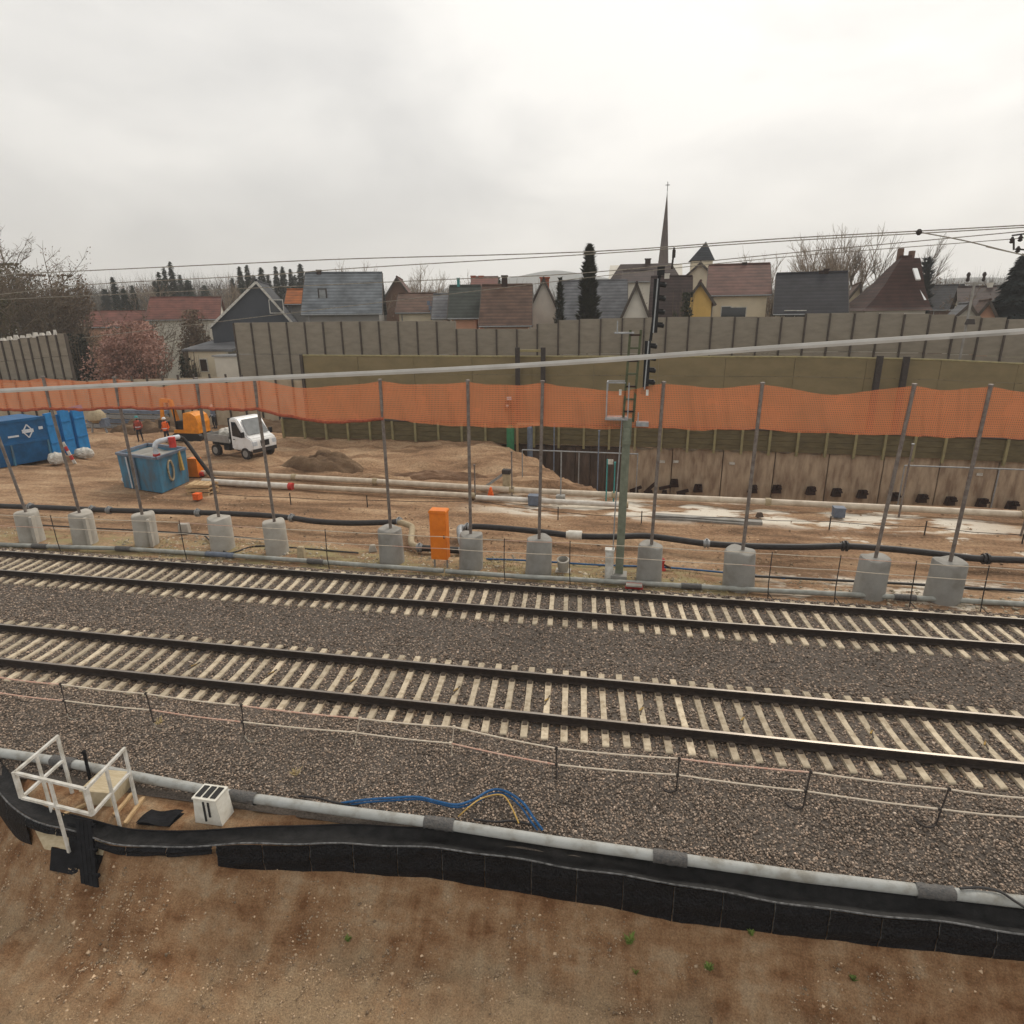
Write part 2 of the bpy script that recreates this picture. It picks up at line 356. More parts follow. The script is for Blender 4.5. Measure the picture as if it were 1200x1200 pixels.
# ------------------------------------------------------------------ ground materials
def dirt_mat(name, cols, patches=False, sc=1.0, streak=.42, sst=(.12, 1.6, 1), toe=False):
    m = bpy.data.materials.new(name); m.use_nodes = True; t = m.node_tree; b = t.nodes['Principled BSDF']
    b.inputs['Roughness'].default_value = .95; b.inputs['Specular IOR Level'].default_value = .15
    g = N('ShaderNodeNewGeometry', t); Lk = t.links.new
    def noise(s, d=6, ro=.6, st=(1, 1, 1), off=(0, 0, 0)):
        mpn = N('ShaderNodeMapping', t); mpn.inputs['Scale'].default_value = st; mpn.inputs['Location'].default_value = off
        n = N('ShaderNodeTexNoise', t); n.inputs['Scale'].default_value = s; n.inputs['Detail'].default_value = d; n.inputs['Roughness'].default_value = ro
        Lk(g.outputs['Position'], mpn.inputs[0]); Lk(mpn.outputs[0], n.inputs['Vector']); return n.outputs[0]
    r = N('ShaderNodeValToRGB', t); els = r.color_ramp.elements
    els[0].position = .3; els[0].color = (*cols[0], 1); els[1].position = .7; els[1].color = (*cols[-1], 1)
    for i, c in enumerate(cols[1:-1]):
        e = els.new(.3 + .4 * (i + 1) / (len(cols) - 1)); e.color = (*c, 1)
    n1 = noise(.55 * sc, 8, .62, (.5, 1.2, 1)); n2_ = noise(.9 * sc, 5, .6, sst, (7, 3, 1))
    av = N('ShaderNodeMix', t); av.data_type = 'FLOAT'; av.inputs['Factor'].default_value = streak; Lk(n1, av.inputs['A']); Lk(n2_, av.inputs['B'])
    st_ = N('ShaderNodeMapRange', t); st_.inputs['From Min'].default_value = .3; st_.inputs['From Max'].default_value = .7; st_.inputs['To Min'].default_value = .12; st_.inputs['To Max'].default_value = .88; Lk(av.outputs['Result'], st_.inputs['Value'])
    Lk(st_.outputs[0], r.inputs[0])
    fine = N('ShaderNodeValToRGB', t); fine.color_ramp.elements[0].position = .3; fine.color_ramp.elements[0].color = (.42, .42, .42, 1); fine.color_ramp.elements[1].position = .7; fine.color_ramp.elements[1].color = (1.4, 1.38, 1.34, 1)
    Lk(noise(9 * sc, 8, .7), fine.inputs[0])
    mx = N('ShaderNodeMix', t); mx.data_type = 'RGBA'; mx.blend_type = 'MULTIPLY'; mx.inputs['Factor'].default_value = .8
    Lk(r.outputs[0], mx.inputs['A']); Lk(fine.outputs[0], mx.inputs['B']); col = mx.outputs['Result']
    if patches:
        # pale lime / mortar spilled on the soil beside the pipes and right of the footings
        sx = N('ShaderNodeSeparateXYZ', t); Lk(g.outputs['Position'], sx.inputs[0])
        def band(sock, a, b_, c, d):
            m1 = N('ShaderNodeMapRange', t); m1.interpolation_type = 'SMOOTHSTEP'; m1.inputs['From Min'].default_value = a; m1.inputs['From Max'].default_value = b_
            m2 = N('ShaderNodeMapRange', t); m2.interpolation_type = 'SMOOTHSTEP'; m2.inputs['From Min'].default_value = c; m2.inputs['From Max'].default_value = d; m2.inputs['To Min'].default_value = 1; m2.inputs['To Max'].default_value = 0
            Lk(sock, m1.inputs['Value']); Lk(sock, m2.inputs['Value'])
            q = N('ShaderNodeMath', t); q.operation = 'MULTIPLY'; Lk(m1.outputs[0], q.inputs[0]); Lk(m2.outputs[0], q.inputs[1]); return q.outputs[0]
        def pm(a, b_):
            q = N('ShaderNodeMath', t); q.operation = 'MULTIPLY'; Lk(a, q.inputs[0]); Lk(b_, q.inputs[1]); return q.outputs[0]
        def thr(sock, lo, hi):
            q = N('ShaderNodeMapRange', t); q.inputs['From Min'].default_value = lo; q.inputs['From Max'].default_value = hi; Lk(sock, q.inputs['Value']); return q.outputs[0]
        z1 = pm(pm(band(sx.outputs['Y'], 25.2, 26.2, 28.3, 29.2), band(sx.outputs['X'], -8, -4, 12, 18)), thr(noise(.7, 5, .6, (.6, 1.6, 1), (3, 8, 0)), .46, .54))
        z2 = pm(pm(band(sx.outputs['Y'], 18.2, 18.5, 20.3, 21.0), band(sx.outputs['X'], 3.6, 6, 30, 40)), thr(noise(1.5, 6, .65, (.5, 1, 1), (1, 2, 0)), .46, .56))
        z3 = pm(pm(band(sx.outputs['Y'], 22.6, 23.2, 25, 26), band(sx.outputs['X'], 6, 9, 30, 40)), thr(noise(1.2, 5, .6, (.6, 1, 1), (5, 2, 0)), .6, .66))
        ad = N('ShaderNodeMath', t); ad.operation = 'MAXIMUM'; Lk(z1, ad.inputs[0]); Lk(z2, ad.inputs[1])
        ad2 = N('ShaderNodeMath', t); ad2.operation = 'MAXIMUM'; Lk(ad.outputs[0], ad2.inputs[0]); Lk(z3, ad2.inputs[1])
        mw = N('ShaderNodeMix', t); mw.data_type = 'RGBA'; Lk(ad2.outputs[0], mw.inputs['Factor']); Lk(col, mw.inputs['A']); mw.inputs['B'].default_value = (.70, .64, .54, 1); col = mw.outputs['Result']
        # trodden gravelly strip with dry growth beside the footings
        z4 = pm(pm(band(sx.outputs['Y'], 18.0, 18.4, 20.0, 20.8), band(sx.outputs['X'], -60, -50, 3, 5)), thr(noise(2.2, 6, .65, (.7, 1, 1), (9, 2, 0)), .4, .62))
        mg = N('ShaderNodeMix', t); mg.data_type = 'RGBA'; Lk(z4, mg.inputs['Factor']); Lk(col, mg.inputs['A']); mg.inputs['B'].default_value = (.30, .25, .13, 1); col = mg.outputs['Result']
    if toe:   # pale washed-out gravel gathered on the lower part of the bank
        sz_ = N('ShaderNodeSeparateXYZ', t); Lk(g.outputs['Position'], sz_.inputs[0])
        zn = N('ShaderNodeMath', t); zn.operation = 'MULTIPLY_ADD'; zn.inputs[1].default_value = 1.6; Lk(noise(1.3, 6, .65, (1, .7, .7), (2, 5, 1)), zn.inputs[0]); Lk(sz_.outputs['Z'], zn.inputs[2])
        mz = N('ShaderNodeMapRange', t); mz.inputs['From Min'].default_value = -.75; mz.inputs['From Max'].default_value = -1.2; Lk(zn.outputs[0], mz.inputs['Value'])
        gv = N('ShaderNodeMix', t); gv.data_type = 'RGBA'; gv.blend_type = 'MULTIPLY'; gv.inputs['Factor'].default_value = .9; gv.inputs['A'].default_value = (.50, .37, .235, 1); Lk(fine.outputs[0], gv.inputs['B'])
        gm = N('ShaderNodeMix', t); gm.data_type = 'RGBA'; qf = N('ShaderNodeMath', t); qf.operation = 'MULTIPLY'; qf.inputs[1].default_value = .75; Lk(mz.outputs[0], qf.inputs[0]); Lk(qf.outputs[0], gm.inputs['Factor']); Lk(col, gm.inputs['A']); Lk(gv.outputs['Result'], gm.inputs['B']); col = gm.outputs['Result']
    Lk(col, b.inputs['Base Color'])
    bp = N('ShaderNodeBump', t); bp.inputs['Strength'].default_value = 1.0; bp.inputs['Distance'].default_value = .06
    Lk(noise(10 * sc, 10, .75), bp.inputs['Height']); Lk(bp.outputs[0], b.inputs['Normal'])
    return m
M['site'] = dirt_mat('site_dirt', [(.17, .105, .062), (.28, .17, .10), (.355, .23, .138), (.45, .31, .195)], True)
M['slope'] = dirt_mat('slope_dirt', [(.25, .125, .06), (.36, .205, .108), (.44, .275, .155), (.50, .355, .225)], sc=4.2, streak=.40, toe=True, sst=(.9, .22, .22))
M['far'] = dirt_mat('far_ground', [(.10, .10, .05), (.15, .13, .07), (.2, .17, .1)], sc=.1)
M['rubble'] = dirt_mat('rubble_dirt', [(.13, .075, .045), (.22, .13, .08), (.32, .21, .14)], sc=3)
M['heap'] = dirt_mat('heap_dirt', [(.12, .075, .047), (.18, .118, .073), (.25, .17, .108)], sc=2)

# ================================================================== SETTING
b = MB(); b.grid(lambda u, v: ((u - .5) * 3400, 43.5 + 1620 * v ** 2, -.55), 8, 8); struct('ground', b, M['far'])

YN, YF, SP, X0, X1, SKEW, GA = 11.8067, 16.5595, .4046, -13.6573, -8.4751, -.0836, .7535
# --- site ground behind the tracks, with the trench cut into it
xs = np.concatenate([np.arange(-140, -46, 4), np.arange(-46, 34, .22), np.arange(34, 130, 4)])
ys = np.concatenate([np.arange(17.9, 29.0, .16), np.arange(29.0, 30.4, .1), np.arange(30.4, 44.5, .3), [46, 50]])
X, Y = np.meshgrid(xs, ys)
Z = -.16 - .14 * np.clip((Y - 19.5) / 2, 0, 1) + .10 * fbm(X * .35, Y * .5, 5, 3) + .05 * fbm(X * 1.7, Y * 1.7, 3, 9)
Z += .30 * np.exp(-((Y - 29.6) / 1.1) ** 2) * (X < -3) * .4
xe = -1.6 + (Y - 30) / 11 * -8.3 + .5 * fbm(Y * .5, Y * 0 + 3, 3, 5)
Z += .35 * np.exp(-((X + 9.5) / 5.5) ** 2 - ((Y - 37) / 4.5) ** 2) + np.clip((Y - 29.5) / 2, 0, 1) * (.36 * fbm(X * .8, Y * 1.1, 5, 61))
for yr_, am in ((22.9, .07), (24.5, .06), (25.9, .05), (32.2, .06), (33.6, .06)):
    yc_ = yr_ + .35 * np.sin(X * .13 + yr_) + .15 * np.sin(X * .41 + yr_ * 2)
    Z -= am * np.exp(-((Y - yc_) / .22) ** 2) * (.6 + 1.2 * fbm(X * .5, Y * 0 + yr_, 3, 88)); Z += am * .5 * np.exp(-((np.abs(Y - yc_) - .42) / .16) ** 2)
inT = (Y > 29.75) & (Y < 41.5)
dep = np.clip((X - xe) * .85, 0, 5.2)
Z = np.where(inT, Z - dep * np.clip((Y - 29.75) / .25, 0, 1), Z)
Z += np.where((Y > 30) & (X < xe), .35 * np.exp(-((X - xe + 2.5) / 2.4) ** 2) * np.clip((41 - Y) / 6, 0, 1), 0)
Z = np.where((Y < 18.6), np.minimum(Z, -.16), Z)
o = mkobj('site_ground', gridmesh('site_ground', X, Y, Z, M['site'])); o['kind'] = 'structure'
def zsite(x, y):
    i = np.argmin(abs(xs - x)); j = np.argmin(abs(ys - y)); return float(Z[j, i])

# --- membrane line (top edge of the cut), from survey
RIDGE = [(-13.5, 8.9), (-11.33, 7.87), (-10.5, 7.45), (-9.76, 7.27), (-9.04, 7.25), (-8.1, 7.12), (-7.19, 7.2), (-5.84, 7.53), (-4.45, 7.81), (-3.0, 7.94), (-1.58, 8.01), (-.2, 7.97), (1.1, 7.92), (2.34, 7.91), (3.53, 7.9), (4.67, 7.94), (5.78, 7.96), (7.2, 8.0), (10, 8.05), (16, 8.1)]
RX = np.array([p[0] for p in RIDGE]); RY = np.array([p[1] for p in RIDGE])
def ridge(x):
    # smoothed interpolation
    return float(np.mean([np.interp(x + d, RX, RY) for d in (-.35, -.15, 0, .15, .35)]))
# --- ballast bed
xs2 = np.arange(-60, 50, .3); ys2 = np.array([8.2, 8.4, 8.7, 9.0, 9.4, 9.8, 10.1, 10.5, 11, 12, 13, 13.8, 14.2, 14.6, 15.2, 16, 17, 17.8, 18.1, 18.5])
BP = [(8.2, -.44), (8.6, -.36), (9.3, -.22), (10.1, -.06), (10.5, -.055), (13.2, -.055), (14.2, -.09), (15.2, -.055), (17.9, -.055), (18.5, -.22)]
def zbal(y): return np.interp(y, [p[0] for p in BP], [p[1] for p in BP])
Xb, Yb = np.meshgrid(xs2, ys2); Zb = zbal(Yb) + .015 * fbm(Xb * 2, Yb * 2, 2, 4)
o = mkobj('ballast_bed', gridmesh('ballast_bed', Xb, Yb, Zb, M['ballast'])); o['kind'] = 'structure'
# --- soil shelf between ballast and membrane, then the cut slope
xs3 = np.arange(-30, 20, .12); sv = np.concatenate([np.linspace(-1.7, -.12, 10), [-.05, .0, .03], np.linspace(.06, 3.0, 70), np.linspace(3.2, 9, 16)])
Xs, Sv = np.meshgrid(xs3, sv)
rd = np.array([ridge(x) for x in xs3])[None, :] + 0 * Sv
Ys = rd - Sv
zb = np.interp(Xs, [-30, -11.5, -10.2, -9.4, -7.2, -6.5, -6.1, -3, 1, 2.4, 3.5, 5.8, 20], [-1.15, -1.15, -.95, -.62, -.58, -.72, -.88, -1.0, -1.05, -.97, -.93, -.83, -.8])
steep = np.interp(Xs, [-30, -10, -6, 20], [1.15, 1.15, .85, .7])
gul = fbm(Xs * 1.6, Ys * .35, 5, 21)
zslope = zb - steep * np.minimum(np.maximum(Sv - .02, 0), .95 + .35 * gul) - .17 * np.maximum(Sv - .95 - .35 * gul, 0) + (.17 * gul + .10 * fbm(Xs * 5, Ys * 4, 4, 31) + .035 * fbm(Xs * 14, Ys * 14, 2, 41)) * np.clip(Sv * 3, 0, 1)
shelf = -.44 + .02 * fbm(Xs * 2, Ys * 2, 3, 8) - .16 * np.clip((Sv + .42) / .12, 0, 1)
Zs = np.where(Sv < -.02, shelf, np.where(Sv <= .035, shelf + (zb - shelf) * np.clip((Sv + .02) / .055, 0, 1), zslope))
Zs = np.where(Ys > 8.25, np.minimum(Zs, -.5), Zs)
o = mkobj('cut_slope', gridmesh('cut_slope', Xs, Ys, Zs, M['slope'])); o['kind'] = 'structure'
def zcut(x, s): return float(Zs[np.argmin(abs(sv - s)), np.argmin(abs(xs3 - x))])

def on_slope(px, py, lift=.05):
    r_ = ray(px, py)
    for k in range(1200):
        p = CP + r_ * (6.0 + k * .008)
        s_ = ridge(p.x) - p.y
        if s_ < -.02 or p.z < zcut(p.x, s_): break
    return p - r_.normalized() * lift
# ------------------------------------------------------------------ stones: one mesh of many 12-triangle lumps
def stones(name, pts, size, cols, mat_, squash=.75):
    n = len(pts)
    base = np.array([(-1, -1, -1), (1, -1, -1), (1, 1, -1), (-1, 1, -1), (-1, -1, 1), (1, -1, 1), (1, 1, 1), (-1, 1, 1)], float) * .6
    F = np.array([(0, 2, 1), (0, 3, 2), (4, 5, 6), (4, 6, 7), (0, 1, 5), (0, 5, 4), (1, 2, 6), (1, 6, 5), (2, 3, 7), (2, 7, 6), (3, 0, 4), (3, 4, 7)])
    V = base[None] * (1 + .5 * (np.random.rand(n, 8, 3) - .5)) * np.stack([np.random.uniform(.7, 1.15, n), np.random.uniform(.7, 1.15, n), np.random.uniform(.45, .9, n)], -1)[:, None]
    V[:, 4:, :2] *= np.random.uniform(.45, .95, (n, 1, 1))
    q = np.random.randn(n, 4); q[:, 1:3] *= .45; q /= np.linalg.norm(q, axis=1)[:, None]
    w, x, y, z = q[:, 3], q[:, 1], q[:, 2], q[:, 0]
    Rm = np.stack([np.stack([1 - 2 * (y * y + z * z), 2 * (x * y - z * w), 2 * (x * z + y * w)], -1), np.stack([2 * (x * y + z * w), 1 - 2 * (x * x + z * z), 2 * (y * z - x * w)], -1), np.stack([2 * (x * z - y * w), 2 * (y * z + x * w), 1 - 2 * (x * x + y * y)], -1)], -2)
    V = np.einsum('nij,nkj->nki', Rm, V * size[:, None, None]); V[:, :, 2] *= squash
    V += pts[:, None]
    me = bpy.data.meshes.new(name); me.vertices.add(n * 8); me.vertices.foreach_set('co', V.astype(np.float32).ravel())
    idx = (F[None] + (np.arange(n) * 8)[:, None, None]).reshape(-1)
    me.loops.add(len(idx)); me.loops.foreach_set('vertex_index', idx.astype(np.int32))
    me.polygons.add(len(idx) // 3); me.polygons.foreach_set('loop_start', np.arange(0, len(idx), 3, dtype=np.int32))
    me.update(calc_edges=True)
    a = me.attributes.new('col', 'FLOAT_COLOR', 'POINT')
    c4 = np.concatenate([np.repeat(cols, 8, 0), np.ones((n * 8, 1))], 1); a.data.foreach_set('color', c4.astype(np.float32).ravel())
    me.materials.append(mat_)
    o = mkobj(name, me); o['kind'] = 'stuff'; return o
def ballast_pts(n, xa, xb, ya, yb, smin, smax, seed):
    rs = np.random.RandomState(seed)
    y = rs.uniform(ya, yb, n); half = (y + 4)
    x = rs.uniform(0, 1, n) * (xb(y) - xa(y)) + xa(y)
    s = rs.uniform(smin, smax, n)
    z = zbal(y) + rs.uniform(-.25, .6, n) * s
    # stones sit lower in the cribs, between the rails
    p = np.stack([x, y, z], -1)
    v = rs.uniform(.42, 1.45, n) ** 1.4; warm = rs.uniform(0, 1, n)
    c = np.stack([.250 * v * (1 + .16 * warm),   .208 * v * (1 + .03 * warm), .170 * v * (1 - .06 * warm)], -1)
    pale = rs.rand(n) < .08; c[pale] *= 1.6
    rust = np.zeros(n)
    for yr in (YN - GA, YN + GA, YF - GA, YF + GA): rust = np.maximum(rust, np.exp(-((y - yr) / .45) ** 2))
    rust *= .75 * (.5 + fbm(x * .8, y * .8, 3, 2))
    k = np.clip(rust, 0, .8)[:, None]; c = c * (1 - k) + np.array([.17, .105, .062]) * v[:, None] * k
    return p, s, c
xl = lambda y: -1.42 * y - 3.2; xr = lambda y: .62 * y + 2.3
P1 = ballast_pts(50000, xl, xr, 8.35, 10.6, .020, .034, 1)
P2 = ballast_pts(78000, xl, xr, 10.5, 18.3, .025, .042, 2)
stones('ballast_gravel', np.concatenate([P1[0], P2[0]]), np.concatenate([P1[1], P2[1]]), np.concatenate([P1[2], P2[2]]), M['stone'])
# pebbles on the cut slope
rs = np.random.RandomState(5); n = 60000
px_ = rs.uniform(-12, 8, n); ps = rs.gamma(2.2, .45, n) + .05
pn = fbm(px_ * .9, ps * 1.4, 4, 77) + rs.uniform(-.25, .25, n)
keep = pn > -.05; px_, ps = px_[keep], ps[keep]
ii = np.searchsorted(xs3, px_).clip(0, len(xs3) - 1); jj = np.searchsorted(sv, ps).clip(0, len(sv) - 1)
pp = np.stack([px_, np.array([ridge(x) for x in px_]) - ps, Zs[jj, ii]], -1)
sz = np.where(rs.rand(len(px_)) < .008, rs.uniform(.02, .04, len(px_)), rs.gamma(1.1, .0060, len(px_)) + .004)
pv = rs.uniform(.4, 1.5, len(px_))[:, None]
stones('slope_pebbles', pp, sz.clip(0, .05), np.array([[.44, .32, .21]]) * pv, M['stone'])
# gravel and clods strewn over the site ground
n = 34000; gx = rs.uniform(-30, 18, n); gy = 18.3 + rs.gamma(1.15, 3.2, n); k = (gy < 29.3) & (fbm(gx * .5, gy * .8, 4, 55) + rs.uniform(-.3, .3, n) > .05)
gx, gy = gx[k], gy[k]
gz = Z[np.searchsorted(ys, gy).clip(0, len(ys) - 1), np.searchsorted(xs, gx).clip(0, len(xs) - 1)]
stones('site_clods', np.stack([gx, gy, gz], -1), (rs.gamma(1.5, .014, len(gx)).clip(.010, .09) * np.where(gy < 20.8, 1.3, 1.0)), np.where((gy < 20.8)[:, None], np.array([[.40, .34, .25]]), np.array([[.36, .25, .16]])) * rs.uniform(.45, 1.4, (len(gx), 1)), M['stone'])

# ================================================================== TRACKS
def rail_profile():
    return [(-.075, 0), (.075, 0), (.075, .012), (.012, .03), (.009, .115), (.036, .125), (.036, .158), (.030, .168), (-.030, .168), (-.036, .158), (-.036, .125), (-.009, .115), (-.012, .03), (-.075, .012)]
def sleeper_mesh(name):
    mb = MB()
    st = [(-1.30, .058, -.015, .098), (-1.28, .065, .0, .1), (-.95, .068, .004, .105), (-.5, .064, .004, .1), (-.2, .058, -.012, .092), (.2, .058, -.012, .092), (.5, .064, .004, .1), (.95, .068, .004, .105), (1.28, .065, .0, .1), (1.30, .058, -.015, .098)]
    vs = []; fs = []
    for (y, hw, zt, hb) in st:
        vs += [(-hb, y, -.2), (-hw, y, zt), (hw, y, zt), (hb, y, -.2)]
    for i in range(len(st) - 1):
        a = i * 4
        for j in range(3): fs.append((a + j, a + j + 1, a + j + 5, a + j + 4))
    fs += [(0, 1, 2, 3), tuple(len(vs) - 4 + j for j in (3, 2, 1, 0))]
    mb.add(vs, fs); return mb.mesh(name, M['sleeper'])
SL = sleeper_mesh('sleeper')
cb = MB(); cb.prism([(-.19, -.01), (.19, -.01), (.19, .018), (.155, .045), (.115, .045), (.082, .022), (-.082, .022), (-.115, .045), (-.155, .045), (-.19, .018)], -.045, .045, 'x')
CLIP = cb.mesh('rail_fastening', M['clip'])
tb = MB(); tb.bar((-.045, -.17, .004), (.05, .17, .006), .022, .02, 0); tb.bar((-.05, -.05, .012), (.03, .06, .014), .03, .014, 1)
TAGM = tb.mesh('cable_tag', [M['clip'], M['yellow_mark']])
for name, yc, xo, lo, hi, tags, lab in (('railway_track', YN, X0, -12, 66, (9, 14, 19, 25, 30, 35, 40, 46, 51), 'nearer of the two railway tracks, dark rails on pale concrete sleepers'),
                                        ('railway_track', YF, X1, -42, 58, (), 'farther of the two railway tracks, running along in front of the concrete post footings')):
    t = thing(name, lab, 'railway track', (0, yc, 0), 'pair of railway tracks')
    for sy in (1, -1):
        mb = MB(); prof = rail_profile()
        segs = list(range(-60, 61, 6))
        n = len(prof)
        for i, xx in enumerate(segs): mb.v += [(xx, sy * GA + p, q + .004) for p, q in prof]
        for i in range(len(segs) - 1):
            for j in range(n):
                a = i * n + j; b_ = i * n + (j + 1) % n
                mb.f.append((a, a + n, b_ + n, b_)); mb.m.append(1 if j in (7,) else 0)
        lpart('rail', mb, [M['rail_side'], M['rail_top']], t)
    for i in range(lo, hi):
        s = mkobj('sleeper', SL, t); s.location = (xo + i * SP + random.uniform(-.012, .012), random.uniform(-.02, .02), random.uniform(-.008, .004))
        s.rotation_euler = (0, 0, -math.atan(SKEW) + random.uniform(-.008, .008)); s.rotation_euler.z = math.atan(-SKEW) + random.uniform(-.008, .008)
        for ry in (-GA, GA): mkobj('rail_fastening', CLIP, s).location = (0, ry, 0)
        if i in tags: mkobj('cable_tag', TAGM, s)

# ================================================================== NEAR EDGE: pipe, membrane, cage, boxes, cables
pz = -.24
pp = [gr(x, y, pz) for x, y in ((-140, 850), (0, 882), (75, 893), (180, 914), (285, 934), (400, 950), (515, 965), (650, 986), (785, 1005), (940, 1027), (1095, 1045), (1200, 1057), (1320, 1072))]
t = thing('drain_pipe', 'long grey drain pipe along the foot of the near ballast, beside the black membrane', 'pipe', (pp[0].x, pp[0].y, pz))
cps = [2, 4, 6, 8, 10]
def lerp(P, i, f): return P[i] + (P[i + 1] - P[i]) * f
cuts = [0] + cps + [len(pp) - 1]
for a, b_ in zip(cuts, cuts[1:]):
    mb = MB(); mb.tube(pp[a:b_ + 1], .086, 16); part('pipe_length', mb, M['pipe_grey'], t, True)
for c in cps:
    d = (pp[c + 1] - pp[c - 1]).normalized(); L_ = .26; ring = []
    mb = MB(); path = [pp[c] + d * (L_ * (u / 9 - .5) * 2) for u in range(10)]
    nn = 16; vs = []
    for i, p in enumerate(path):
        u = d.cross(Vector((0, 0, 1))).normalized(); w = u.cross(d)
        for j in range(nn):
            rr = .100 + random.uniform(-.006, .014); a = 2 * math.pi * j / nn
            vs.append(p + u * math.cos(a) * rr + w * math.sin(a) * rr)
    mb.add(vs, [(i * nn + j, i * nn + (j + 1) % nn, (i + 1) * nn + (j + 1) % nn, (i + 1) * nn + j) for i in range(9) for j in range(nn)])
    part('coupling_wrap', mb, M['wrap'], t, True)

t = thing('drainage_membrane', 'black dimpled membrane folded over the top of the earth cut, long hanging skirt', 'membrane', (0, 7.9, -.45))
def rp(x, z, dy=0): return Vector((x, ridge(x) + dy, z))
wob = lambda x: .02 * math.sin(x * 1.7) + .015 * math.sin(x * 4.1 + 1)
xa = np.arange(-13, 14, .2)
mb = MB(); rows = [(.34, -.36), (.30, -.41), (.20, -.445), (.10, -.44), (.03, -.405), (-.02, -.41)]
vs = []
for x in xa:
    wd = float(np.interp(x, [-13, -9, -7, -4, 0, 14], [1.0, .62, .80, .95, 1.0, .95]))
    for (dy, z) in rows: vs.append((x, ridge(x) + dy * wd, z + wob(x) * (dy < .2)))
nr = len(rows); mb.add(vs, [(i * nr + j, i * nr + j + 1, (i + 1) * nr + j + 1, (i + 1) * nr + j) for i in range(len(xa) - 1) for j in range(nr - 1)])
part('top_apron', mb, M['apron'], t, 'all')
mb = MB(); mb.tube([(x, ridge(x) - .035, -.405 + wob(x)) for x in xa], .014, 6); part('lip', mb, M['lip'], t)
mb = MB(); mb.tube([(x, ridge(x) + float(np.interp(x, [-13, -9, -7, -4, 0, 14], [1.0, .62, .80, .95, 1.0, .95])) * .34, -.36 + wob(x) * .3) for x in xa if x > -9.5], .016, 6); part('back_edge', mb, M['black_dull'], t)
def skirt(x0, x1, l0, l1):
    mb = MB(); nu, nv = 10, 10
    def fn(u, v):
        x = x0 + .01 + (x1 - x0 - .02) * u; ln = l0 + (l1 - l0) * u
        return (x, ridge(x) - .045 - .022 * math.sin(v * 3.1) * (1 + .6 * math.sin(x * 5)) - .012 * math.sin(v * 11 + x * 2) - .02 * v, -.42 + wob(x) - (ln + .010 * math.sin(x * 2.9) + .006 * math.sin(x * 13)) * v)
    mb.grid(fn, nu, nv)
    mb.tube([fn(0, v / 5) for v in range(6)], .004, 5, k=1); mb.tube([fn(1, v / 5) for v in range(6)], .005, 5, k=0)
    return mb
xk = -6.45; i = 0
while xk < 12:
    w = .74 + .03 * math.sin(i * 2.3); 
    le = lambda x: float(np.interp(x, [-6.5, -4.4, -3, -1.5, -.2, 1.1, 2.4, 3.5, 5.8, 12], [.50, .55, .63, .63, .67, .69, .60, .56, .45, .42]))
    part('skirt_panel', skirt(xk, xk + w, le(xk), le(xk + w)), [M['black'], M['lip']], t, True); xk += w; i += 1
for x0_, x1_, l0, l1 in ((-12.6, -11.7, .9, .9), (-11.7, -10.9, .9, .85), (-10.9, -10.15, .85, .58)):
    part('skirt_panel', skirt(x0_, x1_, l0, l1), [M['black'], M['lip']], t, True)
xq = -10.15
while xq < -6.5:
    part('skirt_flap', skirt(xq, xq + .73, .12 + .05 * random.random(), .14), [M['black'], M['lip']], t, True); xq += .73

# white guard cage
A, B, C, D = (-9.77, 7.08), (-9.88, 8.02), (-8.28, 6.95), (-8.43, 7.93)
t = thing('guard_cage', 'white tubular guard rail standing round the step opening at the membrane', 'railing', (-9.1, 7.5, -.44))
def mid(p, q, f=.5): return (p[0] + (q[0] - p[0]) * f, p[1] + (q[1] - p[1]) * f)
def bar2(name, p, q, z0, z1, w=.045):
    mb = MB(); mb.bar((*p, z0), (*q, z1), w, w); return part(name, mb, M['white'], t)
for z in (.8, .3):
    for p, q in ((A, B), (A, C), (C, D)): bar2('rail_bar', p, q, z, z)
for p in (A, C, B, D): bar2('upright', p, p, .3 if p in (A, C) else -.44, .82, .06 if p in (A, C) else .045)
for p in (mid(A, B, .48), mid(C, D, .5)): bar2('upright', p, p, -.44, .8, .04)
bar2('upright', mid(A, C, .5), mid(A, C, .5), -.66, .8, .04)
# timber steps & crate inside
t = thing('step_crate', 'pale plywood box sunk in the soil beside the white guard rail', 'crate', (-9.15, 8.05, -.44))
mb = MB(); mb.box((-9.15, 8.07, -.28), (.52, .50, .30), rz=.06); part('box_side', mb, M['ply'], t)
mb = MB(); mb.box((-9.15, 8.07, -.115), (.58, .56, .03), rz=.06); part('lid', mb, M['ply'], t)
for k, (p, q, lab) in enumerate((((-8.66, 7.66), (-8.72, 8.17), 'narrow raw timber batten on the soil, nearer the plywood box'), ((-8.32, 7.52), (-8.44, 8.11), 'narrow raw timber batten on the soil, nearer the black mat'), ((-9.55, 7.5), (-9.25, 7.95), 'timber batten lying inside the white guard rail'))):
    mb = MB(); mb.bar((*p, -.41), (*q, -.40), .06, .05); mb.bar((p[0] + .02, p[1] - .02, -.39), (q[0] - .02, q[1] - .03, -.385), .03, .02)
    single('timber_batten', mb, M['wood'], lab, 'batten', (*p, -.43), 'timber battens at the steps')
mb = MB()
mb.grid(lambda u, v: (-8.14 + .62 * u + .05 * v, 7.55 + .33 * v + .05 * u, -.40 + .03 * math.sin(u * 6 + v * 3) + .02 * (u * v)), 8, 6)
mb.grid(lambda u, v: (-8.14 + .62 * u + .05 * v, 7.55 + .33 * v + .05 * u, -.43), 2, 2)
single('rubber_mat', mb, M['black_dull'], 'small black rubber mat lying on the soil left of the white slotted box', 'mat', (-7.8, 7.7, -.43))
t = thing('white_slotted_box', 'white plastic box with dark slots in its top and front, behind the membrane', 'box', (-6.9, 7.95, -.46))
mb = MB(); bx = (-6.9, 7.95)
